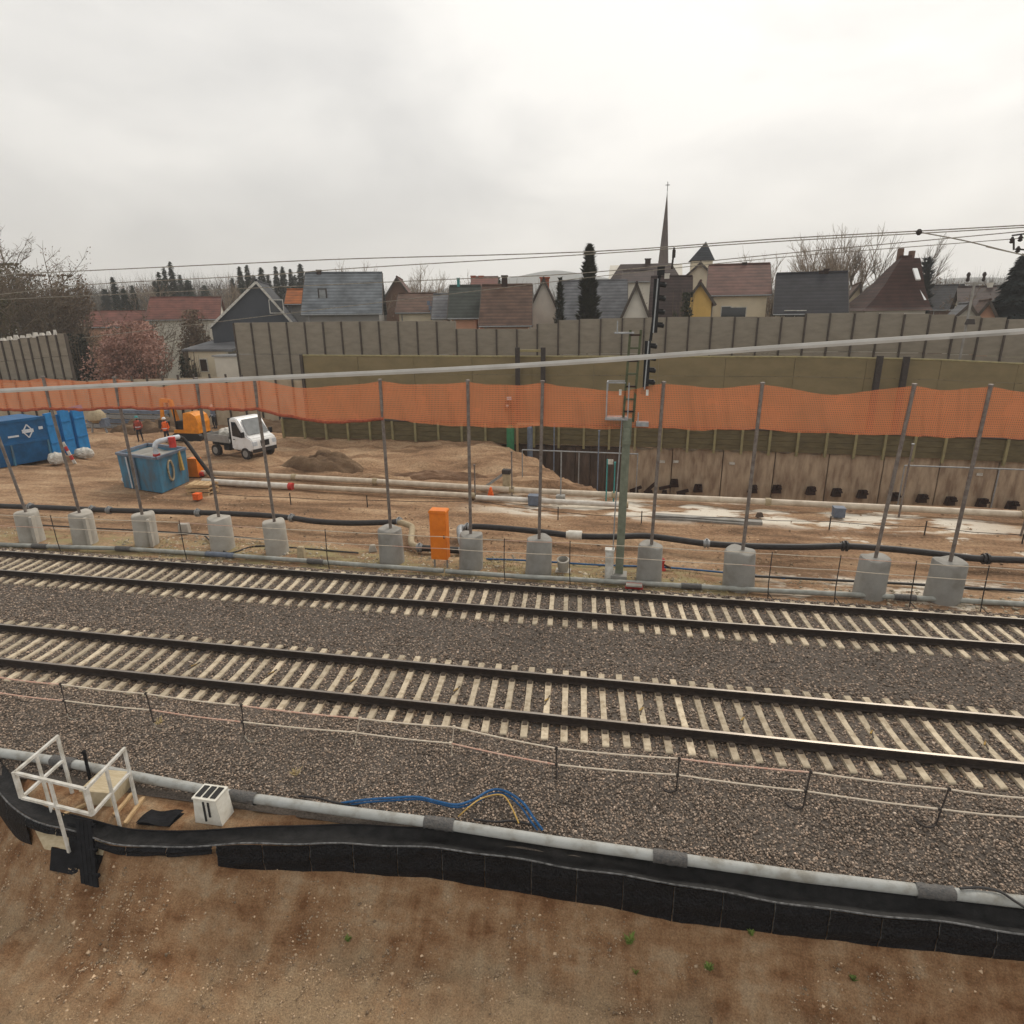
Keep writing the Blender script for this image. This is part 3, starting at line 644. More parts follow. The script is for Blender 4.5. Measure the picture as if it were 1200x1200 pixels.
mb.prism([(-.25, -.44), (.27, -.44), (.22, .06), (-.21, .06)], bx[1] - .17, bx[1] + .17, 'y'); 
mb.v = [(p[0] + bx[0], p[1], p[2]) for p in mb.v]; part('body', mb, M['white_box'], t)
mb = MB(); mb.box((bx[0], bx[1], .075), (.46, .36, .028)); part('top_rim', mb, M['white_box'], t)
for k in range(3):
    mb = MB(); mb.box((bx[0] - .14 + .14 * k, bx[1], .094), (.10, .26, .02)); part('top_slot', mb, M['dark'], t)
for k in range(2):
    mb = MB(); mb.box((bx[0] - .02 + .09 * k, bx[1] - .178, -.17 + .05 * k), (.03, .02, .40 - .1 * k)); part('front_slot', mb, M['dark'], t)
# black marker stake by the cage
mb = MB(); p = gr(104, 908, -.3); mb.bar((p.x, p.y, -.5), (p.x, p.y + .02, .22), .05, .03); mb.bar((p.x - .02, p.y, .2), (p.x + .03, p.y, .24), .06, .04)
single('marker_stake', mb, M['black_dull'], 'short black stake standing between the two white cage sides', 'stake', (p.x, p.y, -.5))
# black slab stair hanging on the slope and the boards under it
t = thing('slope_ladder', 'black slatted ladder board hanging down the earth face below the white cage', 'ladder', (-9.2, 7.0, -1.6))
pt, pb = gr(97, 960, -.22), on_slope(104, 1037, .22)
def quadbox(p, q, w, th):
    d = (q - p); s = Vector((1, 0.02, 0)).normalized(); nrm = d.cross(s).normalized() * th
    mb = MB(); vs = [p - s * w / 2, p + s * w / 2, q + s * w / 2, q - s * w / 2]; vs += [v - nrm for v in vs]
    mb.add(vs, [(0, 1, 2, 3), (7, 6, 5, 4), (0, 4, 5, 1), (1, 5, 6, 2), (2, 6, 7, 3), (3, 7, 4, 0)]); return mb
for k in range(4):
    o_ = Vector((-.115 + .077 * k, 0, 0)); part('slat', quadbox(pt + o_, pb + o_ + Vector((0, 0, -.01 * k)), .07, .05), M['black_dull'], t)
for f in (.12, .5, .88):
    c = pt.lerp(pb, f); mb = MB(); mb.bar(c + Vector((-.17, .05, 0)), c + Vector((.17, .05, 0)), .05, .05); part('rung', mb, M['black_dull'], t)
pt, pb = gr(84, 965, -.36), on_slope(90, 1015, .10)
mb = quadbox(pt, pb, .2, .05); part('side_board', mb, M['black_dull'], t)
q = [on_slope(60, 993, .07), on_slope(118, 1004, .07), on_slope(108, 1030, .07), on_slope(58, 1020, .07)]
mb = MB(); bk = Vector((0, .12, -.05)); mb.add([v for v in q] + [v + bk for v in q], [(0, 1, 2, 3), (7, 6, 5, 4), (0, 4, 5, 1), (1, 5, 6, 2), (2, 6, 7, 3), (3, 7, 4, 0)])
single('black_board', mb, M['black_dull'], 'black board set crosswise into the earth face behind the slatted ladder', 'board', (-9.6, 7.2, -1.2))
q = [on_slope(38, 967, .03), on_slope(80, 976, .03), on_slope(82, 1002, .03), on_slope(52, 995, .03)]
mb = MB(); mb.add([v for v in q] + [v + Vector((0, .05, -.03)) for v in q], [(0, 1, 2, 3), (7, 6, 5, 4), (0, 4, 5, 1), (1, 5, 6, 2), (2, 6, 7, 3), (3, 7, 4, 0)])
single('plywood_sheet', mb, M['ply'], 'pale plywood sheet leaning under the membrane left of the black ladder', 'sheet', (-9.9, 7.3, -.9))
q = [on_slope(109, 985, .03), on_slope(123, 988, .03), on_slope(119, 1008, .03), on_slope(109, 1010, .03)]
mb = MB(); mb.add([v for v in q] + [v + Vector((0, .05, -.03)) for v in q], [(0, 1, 2, 3), (7, 6, 5, 4), (0, 4, 5, 1), (1, 5, 6, 2), (2, 6, 7, 3), (3, 7, 4, 0)])
single('plywood_offcut', mb, M['ply'], 'narrow plywood offcut behind the right edge of the black ladder', 'offcut', (-8.9, 7.3, -.8))
# cables
def spline(pts, n=6):
    P = [Vector(p) for p in pts]; outp = []
    for i in range(len(P) - 1):
        p0 = P[max(i - 1, 0)]; p1 = P[i]; p2 = P[i + 1]; p3 = P[min(i + 2, len(P) - 1)]
        for k in range(n):
            t_ = k / n; outp.append(.5 * ((2 * p1) + (p2 - p0) * t_ + (2 * p0 - 5 * p1 + 4 * p2 - p3) * t_ ** 2 + (3 * p1 - p0 - 3 * p2 + p3) * t_ ** 3))
    return outp + [P[-1]]
def cable(px, r, m_, label, z=lambda i: -.2, name='cable', cat='cable', n=6):
    P = spline([gr(x, y, z(i)) for i, (x, y) in enumerate(px)], n)
    mb = MB(); mb.tube(P, r, 7); return single(name, mb, m_, label, cat, tuple(P[0]), smooth=True)
cable([(400, 941), (430, 937), (460, 935), (490, 934), (512, 939), (535, 943), (555, 937), (575, 926), (592, 927), (612, 940), (625, 958), (636, 973)], .022, M['blue_cable'], 'blue cable looping over the ballast beside the drain pipe', lambda i: -.22 if i in (0, 11) else -.10)
cable([(404, 944), (432, 940), (462, 938), (492, 937), (514, 942), (537, 946), (558, 940), (577, 930), (592, 931), (609, 944), (621, 961), (630, 973)], .018, M['blue_cable'], 'second darker blue cable just under the looping blue cable', lambda i: -.24 if i in (0, 11) else -.16)
cable([(537, 957), (548, 947), (560, 938), (572, 933), (584, 931), (592, 934), (600, 947), (608, 965)], .013, M['yellow_cable'], 'thin yellow cable arching under the blue cable', lambda i: -.24 if i in (0, 7) else -.12)
cable([(350, 933), (372, 935), (395, 941), (420, 944)], .02, M['hose'], 'short black cable end lying beside the drain pipe left of the blue cable', lambda i: -.22)
cable([(555, 960), (580, 963), (600, 962), (622, 966)], .02, M['hose'], 'short black cable lying behind the drain pipe under the yellow cable', lambda i: -.26)
cable([(1125, 1041), (1150, 1040), (1172, 1045), (1188, 1055), (1205, 1066)], .02, M['hose'], 'black cable curling over the drain pipe at the right picture edge', lambda i: -.12)
# straw wisps
def wisp(px, py, z, n, ln, m_, label, seed, name='straw_tuft', cat='straw', wid=.012, up=1.0):
    r = random.Random(seed); c = gr(px, py, z); mb = MB()
    for k in range(n):
        a = r.uniform(0, 6.28); l = ln * r.uniform(.5, 1.1); b0 = c + Vector((r.uniform(-.5, .5) * ln * .5, r.uniform(-.5, .5) * ln * .5, 0))
        tip = b0 + Vector((math.cos(a) * l * .6, math.sin(a) * l * .6, l * up * r.uniform(.4, .9)))
        s = Vector((-math.sin(a), math.cos(a), 0)) * wid; mm = b0.lerp(tip, .55) + Vector((0, 0, l * .12))
        mb.add([b0 - s, b0 + s, mm + s * .8, mm - s * .8, tip], [(0, 1, 2, 3), (3, 2, 4)])
    return single(name, mb, m_, label, cat, tuple(c))
wisp(345, 908, -.2, 26, .22, M['straw'], 'wisp of dry straw on the ballast above the drain pipe', 3, up=.7)
wisp(187, 848, -.12, 12, .16, M['straw'], 'small straw wisp on the ballast below the barrier at left', 4)
for k, (px, py, sz_) in enumerate(((738, 1104, .09), (830, 1135, .07), (745, 1140, .06), (1000, 1148, .05), (408, 1102, .05), (880, 1095, .06))):
    lab = ('bright green weed tuft on the slope below the middle of the membrane', 'small green weed near the stone patch right of centre on the slope', 'lower green weed below the bright tuft on the slope', 'tiny green weed near the right bottom of the slope', 'tiny weed on the left half of the brown slope', 'small weed close under the membrane skirt at right')[k]
    wisp(px, py, on_slope(px, py, .0).z, 46, sz_ * 1.7, M['weed'], lab, 20 + k, 'weed_tuft', 'weed', .012, 1.0)

# ================================================================== NEAR SAFETY BARRIER
t = thing('safety_barrier', 'low barrier of two pale straps on iron clamps along the near track', 'barrier', (0, 9.6, -.1))
UPP = [(-150, 778), (0, 794), (71, 802), (171, 813), (283, 827), (422, 842), (532, 852), (652, 877), (796, 889), (950, 905), (1112, 925), (1210, 936), (1330, 950)]
LOW = [(-150, 796), (0, 812), (75, 821), (177, 832), (284, 846), (414, 858), (528, 871), (652, 896), (794, 908), (944, 927), (1101, 948), (1205, 958), (1330, 972)]
red_u = (0, 1, 8, 4); red_l = (0, 1, 3, 6)
for nm, L_, z, red in (('upper_strap', UPP, .56, red_u), ('lower_strap', LOW, .2, red_l)):
    for i in range(len(L_) - 1):
        a, b_ = gr(*L_[i], z), gr(*L_[i + 1], z)
        pts = [a.lerp(b_, f) - Vector((0, 0, .02 * math.sin(f * math.pi))) for f in (0, .25, .5, .75, 1)]
        mb = MB(); mb.tube(pts, .014, 6); part(nm, mb, M['strap_red'] if i in red else M['strap'], t)
for i in range(1, len(UPP) - 1):
    a, b_ = gr(*UPP[i], .56), gr(*LOW[i], .2)
    mb = MB()
    pale = i in (5, 6)
    if i == 1 or i == len(UPP) - 2: continue
    base = Vector((b_.x, b_.y, -.12))
    mb.bar(base, Vector((a.x, a.y, .60)), .02 if not pale else .015, .02 if not pale else .015, 0)
    mb.box((a.x, a.y, .56), (.05, .04, .05), k=0); mb.box((b_.x, b_.y, .2), (.05, .04, .05), k=0)
    if i < 5:
        mb.tube(spline([base, base + Vector((.16, -.12, -.02)), base + Vector((.34, -.10, -.02)), base + Vector((.5, .12, .0)), base + Vector((.72, .62, .03))], 4), .014, 5, k=1)
    elif i > 7:
        mb.tube(spline([base, base + Vector((-.12, -.05, -.02)), base + Vector((-.24, .02, -.02)), base + Vector((-.34, .25, 0)), base + Vector((-.62, 1.0, .03))], 4), .018, 5, k=0)
    else:
        mb.tube([base, base + Vector((.01, .5, .02)), base + Vector((.02, 1.0, .04))], .016, 5, k=0)
    part('clamp_post', mb, [M['iron'] if not pale else M['strap'], M['iron_pale']], t)

# ================================================================== MID STRIP (behind far track)
mpz = -.05
MP = [(-160, 632), (0, 638), (47, 640), (145, 643), (258, 650), (370, 658), (520, 669), (600, 675), (725, 682), (810, 687), (900, 692), (1060, 700), (1200, 708), (1340, 716)]
mp_ = [gr(x, y, mpz) for x, y in MP]
t = thing('service_pipe', 'grey service pipe along the far track in front of the concrete footings', 'pipe', tuple(mp_[0]))
cc = [2, 3, 4, 5, 6, 9, 11]
cuts = [0] + cc + [len(mp_) - 1]
for a, b_ in zip(cuts, cuts[1:]):
    P = mp_[a:b_ + 1]; P = [P[0].lerp(P[1], .03)] + P[1:]
    mb = MB(); mb.tube(P, .078, 12); part('pipe_length', mb, M['pipe_dull'], t, True)
for k, c in enumerate(cc):
    if c == 6: continue
    d = (mp_[c + 1] - mp_[c - 1]).normalized(); mb = MB(); L_ = .55 if c == 4 else .3
    mb.tube([mp_[c] - d * L_, mp_[c] - d * L_ * .4, mp_[c] + d * L_ * .3, mp_[c] + d * L_], .095, 10); part('coupling_wrap', mb, M['grey_blue'] if c == 4 else M['wrap'], t, True)

# net posts on concrete footings
FT = [(-21.93, 18.8), (-19.82, 19.0), (-17.37, 19.2), (-14.29, 19.24), (-12.09, 19.16), (-7.77, 19.03), (-4.97, 18.87), (-2.73, 18.87), (.77, 18.81), (3.44, 18.74), (7.09, 18.72), (9.06, 18.75)]
TOPX = [-22.7, -19.96, -17.15, -14.07, -11.98, -7.7, -4.9, -2.62, .87, 3.55, 7.41, 9.24]
names = ['leftmost', 'second from left', 'third from left', 'fourth from left', 'fifth from left', 'just left of the orange cabinet', 'just right of the orange cabinet', 'left of the signal mast', 'right beside the signal mast', 'next right after the signal mast', 'second from the right end', 'rightmost']
PT = []
for k, (x, y) in enumerate(FT):
    w = .41 + .04 * (k > 8) + .02 * math.sin(k * 3); x *= (y + .30) / y; y += .30
    t = thing('net_post', 'steel net post in a round concrete footing, %s of the row' % names[k] if k in (0, 1, 2, 3, 4, 10, 11) else 'steel net post in a round concrete footing, ' + names[k], 'post', (x, y, -.2), 'net posts in concrete footings')
    mb = MB(); nn = 24
    ta = random.uniform(-.05, .05)
    prof = [(w * 1.02, -.1), (w * 1.01, .12), (w * .98, .7), (w * .965, 1.18), (w * .93, 1.23), (w * .86, 1.25)]
    mb.lathe((x, y, -.2), prof, nn)
    mb.v = [(p[0] + (p[2] + .2) * ta, p[1] + (p[2] + .2) * (.02), p[2] + .04 * math.sin(p[0] * 9 + k)) for p in mb.v]
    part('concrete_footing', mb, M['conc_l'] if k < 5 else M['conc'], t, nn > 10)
    if k < 3:   # cast strap slab on the right flank
        mb = MB(); mb.box((x + .37, y - .12, .40), (.10, .46, 1.05), rz=.45); part('side_slab', mb, M['conc_l'], t)
    dx = (TOPX[k] - x)
    p0 = Vector((x + .02, y, .9)); p1 = Vector((x + dx if abs(dx) < .5 else x - .3, 18.9, 6.05)); PT.append(p1)
    mb = MB(); mb.tube([p0, p1], .052, 10); part('pole', mb, M['steel'], t, True)
    mb = MB(); mb.lathe((p1.x, p1.y, p1.z - .02), [(.07, 0), (.07, .05), (.03, .06)], 8); part('pole_cap', mb, M['steel'], t)
# net
net = bpy.data.materials.new('orange_net'); net.use_nodes = True; tt = net.node_tree; tt.nodes.clear()
o_ = N('ShaderNodeOutputMaterial', tt); tr = N('ShaderNodeBsdfTransparent', tt); df = N('ShaderNodeBsdfDiffuse', tt); tl = N('ShaderNodeBsdfTranslucent', tt); mx1 = N('ShaderNodeMixShader', tt); mx2 = N('ShaderNodeMixShader', tt)
df.inputs[0].default_value = (.60, .215, .10, 1); tl.inputs[0].default_value = (.60, .20, .09, 1); mx1.inputs[0].default_value = .45
g = N('ShaderNodeNewGeometry', tt); sx = N('ShaderNodeSeparateXYZ', tt); tt.links.new(g.outputs['Position'], sx.inputs[0])
def saw(sock, per, duty):
    a = N('ShaderNodeMath', tt); a.operation = 'DIVIDE'; a.inputs[1].default_value = per; tt.links.new(sock, a.inputs[0])
    f = N('ShaderNodeMath', tt); f.operation = 'FRACT'; tt.links.new(a.outputs[0], f.inputs[0])
    c = N('ShaderNodeMath', tt); c.operation = 'LESS_THAN'; c.inputs[1].default_value = duty; tt.links.new(f.outputs[0], c.inputs[0]); return c.outputs[0]
mxm = N('ShaderNodeMath', tt); mxm.operation = 'MAXIMUM'; soft = N('ShaderNodeMapRange', tt); nzn = N('ShaderNodeTexNoise', tt); nzn.inputs['Scale'].default_value = 1.4; nzn.inputs['Detail'].default_value = 4; tt.links.new(g.outputs['Position'], nzn.inputs['Vector']); adn = N('ShaderNodeMath', tt); adn.operation = 'MULTIPLY_ADD'; adn.inputs[1].default_value = .35; tt.links.new(nzn.outputs[0], adn.inputs[0])
soft.inputs['To Min'].default_value = .30; soft.inputs['To Max'].default_value = .50; tt.links.new(mxm.outputs[0], soft.inputs['Value']); tt.links.new(soft.outputs[0], adn.inputs[2])
tt.links.new(saw(sx.outputs['X'], .045, .44), mxm.inputs[0]); tt.links.new(saw(sx.outputs['Z'], .06, .40), mxm.inputs[1])
tt.links.new(df.outputs[0], mx1.inputs[1]); tt.links.new(tl.outputs[0], mx1.inputs[2]); tt.links.new(adn.outputs[0], mx2.inputs[0]); tt.links.new(tr.outputs[0], mx2.inputs[1]); tt.links.new(mx1.outputs[0], mx2.inputs[2]); tt.links.new(mx2.outputs[0], o_.inputs[0])
t = thing('safety_net', 'orange mesh safety net hung between the tops of the steel posts', 'net', (0, 18.95, 4.7))
ends = [Vector((-26.5, 18.95, 6.0))] + PT + [Vector((11.6, 18.95, 5.95)), Vector((14.2, 18.95, 5.95))]
for k in range(len(ends) - 1):
    a, b_ = ends[k], ends[k + 1]; span = (b_ - a).length
    sag = .10 if span < 3 else .22
    low = (4.9, 4.92, 4.97, 5.06, 5.10, 5.08, 4.86, 4.66, 4.72, 4.74, 4.76, 4.68, 4.68, 4.68, 4.68)
    z0, z1 = low[min(k, 14)], low[min(k + 1, 14)]
    mb = MB()
    def fn(u, v):
        x = a.x + (b_.x - a.x) * u; top = a.z - .03 + (b_.z - a.z) * u - sag * math.sin(u * math.pi) * (1 + .2 * math.sin(u * 9 + k)); bot = z0 + (z1 - z0) * u - (.26 if k == 5 else .05) * math.sin(u * math.pi) + .012 * math.sin(u * 14 + k * 2)
        return (x, 18.96 + (.07 * math.sin(u * 7 + v * 3 + k) + .03 * math.sin(u * 31 + k + 2 * v) + .02 * math.sin(u * 53 + v * 5)) * math.sin(u * math.pi) * (1 - .4 * v), bot + (top - bot) * v)
    mb.grid(fn, 64, 8); part('net_bay', mb, net, t, 'all')
    if k < 6:
        mb = MB(); mb.tube([Vector(fn(u / 28, 0)) + Vector((0, 0, .012 * math.sin(u * 1.3 + k))) for u in range(29)], .05, 6); part('bunched_hem', mb, mat('net_hem', (.40, .10, .05), (.24, .06, .035), 14, .9, .5, 30), t, True)
# low barrier in front of the footings
t = thing('safety_barrier', 'low barrier of two pale straps on thin iron posts in front of the concrete footings', 'barrier', (0, 18.3, -.1))
U2 = [(-40, 601), (60, 606), (210, 612), (300, 618), (380, 622), (460, 626), (520, 629), (590, 633), (668, 636), (760, 641), (870, 647), (905, 649), (985, 653), (1075, 660), (1160, 665), (1260, 671)]
for off, nm in ((0, 'upper_strap'), (12.5, 'lower_strap')):
    for i in range(len(U2) - 1):
        f0 = off * (1 + .25 * U2[i][0] / 1200); f1 = off * (1 + .25 * U2[i + 1][0] / 1200)
        a, b_ = at(U2[i][0], U2[i][1] + f0, 18.28), at(U2[i + 1][0], U2[i + 1][1] + f1, 18.28)
        mb = MB(); mb.tube([a, a.lerp(b_, .5) - Vector((0, 0, .015)), b_], .012, 5); part(nm, mb, M['strap_red'] if (i + int(off)) % 5 == 2 else M['strap'], t)
for i in (1, 2, 4, 7, 8, 11, 12, 13, 14):
    a = at(*U2[i], 18.28); mb = MB(); mb.tube([(a.x + .03, 18.30, -.18), (a.x, 18.29, .3), (a.x + random.uniform(-.04, .04), 18.28, a.z + .06)], .016, 5)
    if i > 8: mb.tube([(a.x + .03, 18.30, .0), (a.x + .12, 18.15, -.1), (a.x + .3, 17.8, -.06)], .014, 5)
    part('clamp_post', mb, M['iron'], t)
# hose
hz = .12
H1 = [(-120, 588), (0, 593), (60, 595), (128, 598), (210, 600), (270, 602), (310, 604), (342, 607), (370, 611), (410, 613), (455, 612), (466, 611)]
H2 = [(545, 619), (556, 617), (590, 619), (632, 623), (675, 628), (715, 629), (755, 628), (790, 632), (828, 637), (880, 640), (940, 641), (990, 640), (1040, 643), (1090, 648), (1130, 653), (1155, 655), (1210, 657), (1330, 664)]
t = thing('black_hose', 'thick black rubber hose lying along the site behind the concrete footings', 'hose', tuple(gr(0, 593, hz)))
hose_pts = spline([gr(x, y, hz) for x, y in H1], 5)
mb = MB(); mb.tube(hose_pts, .115, 12); part('hose_length', mb, M['hose'], t, True)
hp2 = spline([gr(x, y, hz) for x, y in H2], 5)
mb = MB(); mb.tube(hp2, .115, 12); part('hose_length', mb, M['hose'], t, True)
e0 = gr(466, 611, hz); e1 = gr(483, 620, .0); e2 = gr(482, 636, -.05); e3 = gr(492, 642, -.05); e4 = gr(538, 645, -.05); e5 = gr(541, 636, 0); e6 = gr(545, 619, hz)
mb = MB(); mb.tube(spline([e0, e0.lerp(e1, .6) + Vector((.15, 0, .02)), e1, e2, e3], 5), .12, 12); part('elbow', mb, M['elbow'], t, True)
mb = MB(); mb.tube([e3, e3.lerp(e4, .5), e4], .12, 12); part('hose_length', mb, M['hose'], t, True)
mb = MB(); mb.tube(spline([e4, e4 + Vector((.2, .1, .05)), e5, e6 + Vector((-.2, -.05, 0)), e6], 5), .12, 12); part('elbow', mb, M['galv'], t, True)
def flange(px, py, z, ax=None, m_=None, r=.165, w=.07):
    c = gr(px, py, z); d = (gr(px + 6, py + .4, z) - c).normalized() if ax is None else ax
    mb = MB(); mb.cyl(c - d * w, c - d * w * .35, r, 14); mb.cyl(c + d * w * .35, c + d * w, r, 14); mb.cyl(c - d * w * 1.6, c + d * w * 1.6, .13, 12)
    mb.box(c + Vector((0, 0, r)), (.06, .06, .05)); part('coupling', mb, m_ or M['galv'], t, True)
for px, py in ((36, 594), (108, 597), (128, 598), (232, 601), (342, 607), (828, 637)): flange(px, py, hz)
for px, py in ((990, 640), (1155, 655)): flange(px, py, hz, None, M['hose'], .18, .09)
flange(468, 611, hz); flange(492, 642, -.05); flange(548, 618, hz)
c = gr(675, 627, hz + .03); d = Vector((1, 0, 0)); mb = MB(); mb.cyl(c - d * .28, c + d * .22, .17, 14); mb.cyl(c - d * .36, c - d * .28, .14, 12); part('white_coupling', mb, M['white_box'], t, True, )
# orange cabinet
t = thing('orange_cabinet', 'tall narrow orange trackside cabinet on thin steel legs', 'cabinet', (-6.1, 19.2, -.2))
mb = MB(); mb.box((-6.1, 19.2, .95), (.56, .34, 1.62)); part('body', mb, M['orange_box'], t)
mb = MB(); mb.prism([(-.30, 0), (.30, 0), (.30, .05), (.27, .09), (-.27, .09), (-.30, .05)], 19.0, 19.4, 'y'); mb.v = [(p[0] - 6.1, p[1], p[2] + 1.762) for p in mb.v]; part('lid', mb, M['orange_box'], t)
mb = MB(); mb.box((-6.1, 19.026, .95), (.50, .012, 1.5)); part('door', mb, M['orange_box'], t)
mb = MB(); mb.box((-5.9, 19.012, .95), (.03, .02, .12)); part('handle', mb, M['iron'], t)
for sx_ in (-.22, .22):
    mb = MB(); mb.bar((-6.1 + sx_, 19.2, -.25), (-6.1 + sx_, 19.2, .15), .05); part('leg', mb, M['galv'], t)

# signal mast
sx0, sy0 = -.16, 19.0
t = thing('signal_mast', 'green steel signal mast with black signal heads and a service cage', 'signal', (sx0, sy0, -.2))
mb = MB()
for s_ in (-.06, .06): mb.bar((sx0 + s_, sy0, -.2), (sx0 + s_ * .9 + .05, sy0, 4.5), .04, .13)
mb.bar((sx0, sy0 + .03, -.2), (sx0 + .05, sy0 + .03, 4.5), .12, .04)
part('lower_pole', mb, M['sig_green'], t)
mb = MB(); mb.box((sx0, sy0, -.1), (.5, .5, .3)); part('base_block', mb, M['conc'], t)
mb = MB(); mb.box((sx0 + .06, sy0, 4.62), (.26, .28, .75)); mb.box((sx0 + .06, sy0 - .18, 4.55), (.18, .06, .4)); part('joint_box', mb, M['sig_green'], t)
lx0, lx1 = sx0 - .07, sx0 + .22
for s_, m_ in ((0, M['sig_green']), (1, M['olive_dark'])):
    mb = MB(); mb.bar((lx0 if s_ == 0 else lx1, sy0, 4.9), ((lx0 if s_ == 0 else lx1) + .10, sy0, 7.5), .07); part('lattice_leg', mb, M['mast_dark'], t)
for k in range(7):
    z = 5.2 + k * .36; o2 = (z - 4.9) / 2.55 * .10
    mb = MB(); mb.bar((lx0 + o2, sy0, z), (lx1 + o2, sy0, z), .09, .05); part('lattice_rung', mb, M['mast_dark'] if k % 2 else M['rust_dark'], t)
# service cage (grey)
mb = MB(); cx0, cx1, cz0, cz1 = -.72, -.2, 5.0, 6.05
for a, b_ in (((cx0, sy0 - .25, cz0), (cx0, sy0 - .25, cz1)), ((cx0, sy0 + .25, cz0), (cx0, sy0 + .25, cz1)), ((cx0, sy0 - .25, cz1), (cx1, sy0 - .25, cz1)), ((cx0, sy0 + .25, cz1), (cx1, sy0 + .25, cz1)), ((cx0, sy0 - .25, cz1), (cx0, sy0 + .25, cz1)), ((cx1 + .1, sy0 - .25, cz0), (cx1 + .1, sy0 - .25, cz1))): mb.bar(a, b_, .035)
part('cage_frame', mb, M['galv'], t)
mb = MB(); mb.box((-.42, sy0, cz0), (.66, .6, .05)); part('cage_floor', mb, M['galv'], t)
mb = MB(); mb.box((.33, sy0 - .05, 4.85), (.36, .3, .12)); mb.bar((.2, sy0 - .2, 4.8), (.2, sy0 - .2, 5.2), .03); part('side_bracket', mb, M['galv'], t)
mb = MB(); mb.box((-.30, sy0, 7.42), (.55, .3, .04)); mb.bar((-.5, sy0, 7.42), (-.5, sy0, 7.75), .03); part('upper_step', mb, M['galv'], t)
def head(z0, z1, xc, n, nm):
    mb = MB(); mb.box((xc, sy0 + .02, (z0 + z1) / 2), (.17, .10, z1 - z0)); h = part(nm, mb, M['sig_black'], t)
    for k in range(n):
        z = z0 + (k + .6) * (z1 - z0) / n
        mb = MB(); mb.tube([(xc + .06, sy0 + .04, z), (xc + .25, sy0 + .08, z - .03)], .065, 10, caps=False); mb.prism([(-.06, -.07), (.12, .06), (-.04, .07)], sy0 + .02, sy0 + .13, 'y'); mb.v[-6:] = [(p[0] + xc + .12, p[1], p[2] + z) for p in mb.v[-6:]]
        part('lamp_hood', mb, M['sig_black'], h)
    mb = MB(); mb.bar((xc - .03, sy0 - .08, z0), (xc + .02, sy0 - .08, z1), .035); part('cable_tube', mb, M['galv'], h)
    return h
head(5.85, 7.2, .37, 4, 'lower_signal_head'); head(7.42, 8.85, .53, 4, 'upper_signal_head')
mb = MB(); mb.bar((.44, sy0 + .05, 7.2), (.60, sy0 + .05, 9.05), .08); mb.box((.62, sy0, 9.05), (.2, .16, .22)); part('top_bracket', mb, M['sig_black'], t)
for px in (-.34, .42):
    mb = MB(); mb.box((px, sy0 - .28, 5.78), (.07, .05, .16)); part('number_plate', mb, M['white'], t)
mb = MB(); mb.tube([(sx0 - .22, sy0 - .1, -.1), (sx0 - .2, sy0 - .1, 2), (sx0 - .1, sy0 - .1, 5.0)], .022, 6); part('conduit', mb, M['galv'], t)
mb = MB(); mb.box((-.47, 18.95, .33), (.26, .24, 1.02)); mb.box((-.47, 18.95, .86), (.30, .28, .05))
t = thing('white_junction_box', 'white upright junction box at the foot of the green signal mast', 'junction box', (-.47, 18.95, -.2))
part('body', mb, M['white'], t); mb = MB(); mb.box((-.47, 18.823, .33), (.2, .012, .85)); part('door', mb, M['white'], t)
# small debris along the strip
c = gr(660, 668, -.15); t = thing('concrete_ring', 'short tilted concrete pipe ring standing left of the signal mast', 'pipe ring', tuple(c))
mb = MB(); n = 16; vs = []
for zz, rr in ((-.05, .16), (.42, .21), (.44, .16), (.02, .12)):
    for j in range(n):
        a = 2 * math.pi * j / n; vs.append((c.x + rr * math.cos(a), c.y + rr * math.sin(a) - zz * .25, c.z + zz + .05 * math.sin(a)))
mb.add(vs, [(i * n + j, i * n + (j + 1) % n, ((i + 1) % 4) * n + (j + 1) % n, ((i + 1) % 4) * n + j) for i in range(4) for j in range(n)]); part('ring', mb, M['conc_l'], t, True)
mb = MB(); mb.box(c + Vector((0, 0, -.06)), (.5, .4, .1)); part('bed', mb, M['conc_l'], t)
def rubble(px, py, z, d, m_, label, name, cat, rz=.2, tp=.85):
    c = gr(px, py, z); mb = MB(); mb.box(c + Vector((0, 0, d[2] / 2 - .03)), d, rz=rz, taper=tp)
    bm_ = bmesh.new(); me = mb.mesh(name, m_, c); bm_.from_mesh(me); bmesh.ops.bevel(bm_, geom=bm_.edges[:], offset=min(d) * .08, segments=1, affect='EDGES'); bm_.to_mesh(me); bm_.free()
    o = mkobj(name, me); o.location = c; tag(o, label, cat); return o
rubble(217, 624, -.22, (.42, .3, .42), M['conc_l'], 'pale concrete block between the third and fourth footings from left', 'concrete_block', 'block')
rubble(354, 655, -.18, (.28, .25, .5), M['elbow'], 'tan upright block by the service pipe right of the wide-spaced footings', 'stone_block', 'block', .1, .7)
rubble(330, 651, -.18, (.4, .2, .12), M['conc'], 'flat grey slab piece lying beside the tan block', 'concrete_slab', 'slab', .1)
rubble(437, 645, -.2, (.3, .25, .25), M['conc_l'], 'pale rubble lump left of the footing beside the orange cabinet', 'rubble_lump', 'rubble', .5, .6)
rubble(743, 688, -.1, (.55, .22, .14), M['red'], 'reddish brown brick block at the far rail under the signal mast', 'brick_block', 'brick', 0)
rubble(743, 685.5, .03, (.5, .2, .05), M['conc_l'], 'pale cap slab lying on the reddish brick block', 'cap_slab', 'slab', 0, .95)
rubble(890, 605, -.2, (.3, .2, .2), M['trench_dark'], 'dark clod at the end of the grey plank', 'clod', 'clod', .4, .6)
t = thing('red_hydrant', 'small rusty red hydrant stub right of the signal mast footing', 'hydrant', tuple(gr(776, 668, -.2)))
c = gr(776, 668, -.2); mb = MB(); mb.lathe(c, [(.13, 0), (.11, .05), (.06, .08), (.06, .3), (.09, .32), (.07, .38), (.03, .42)], 10); part('stub', mb, M['red'], t, True)
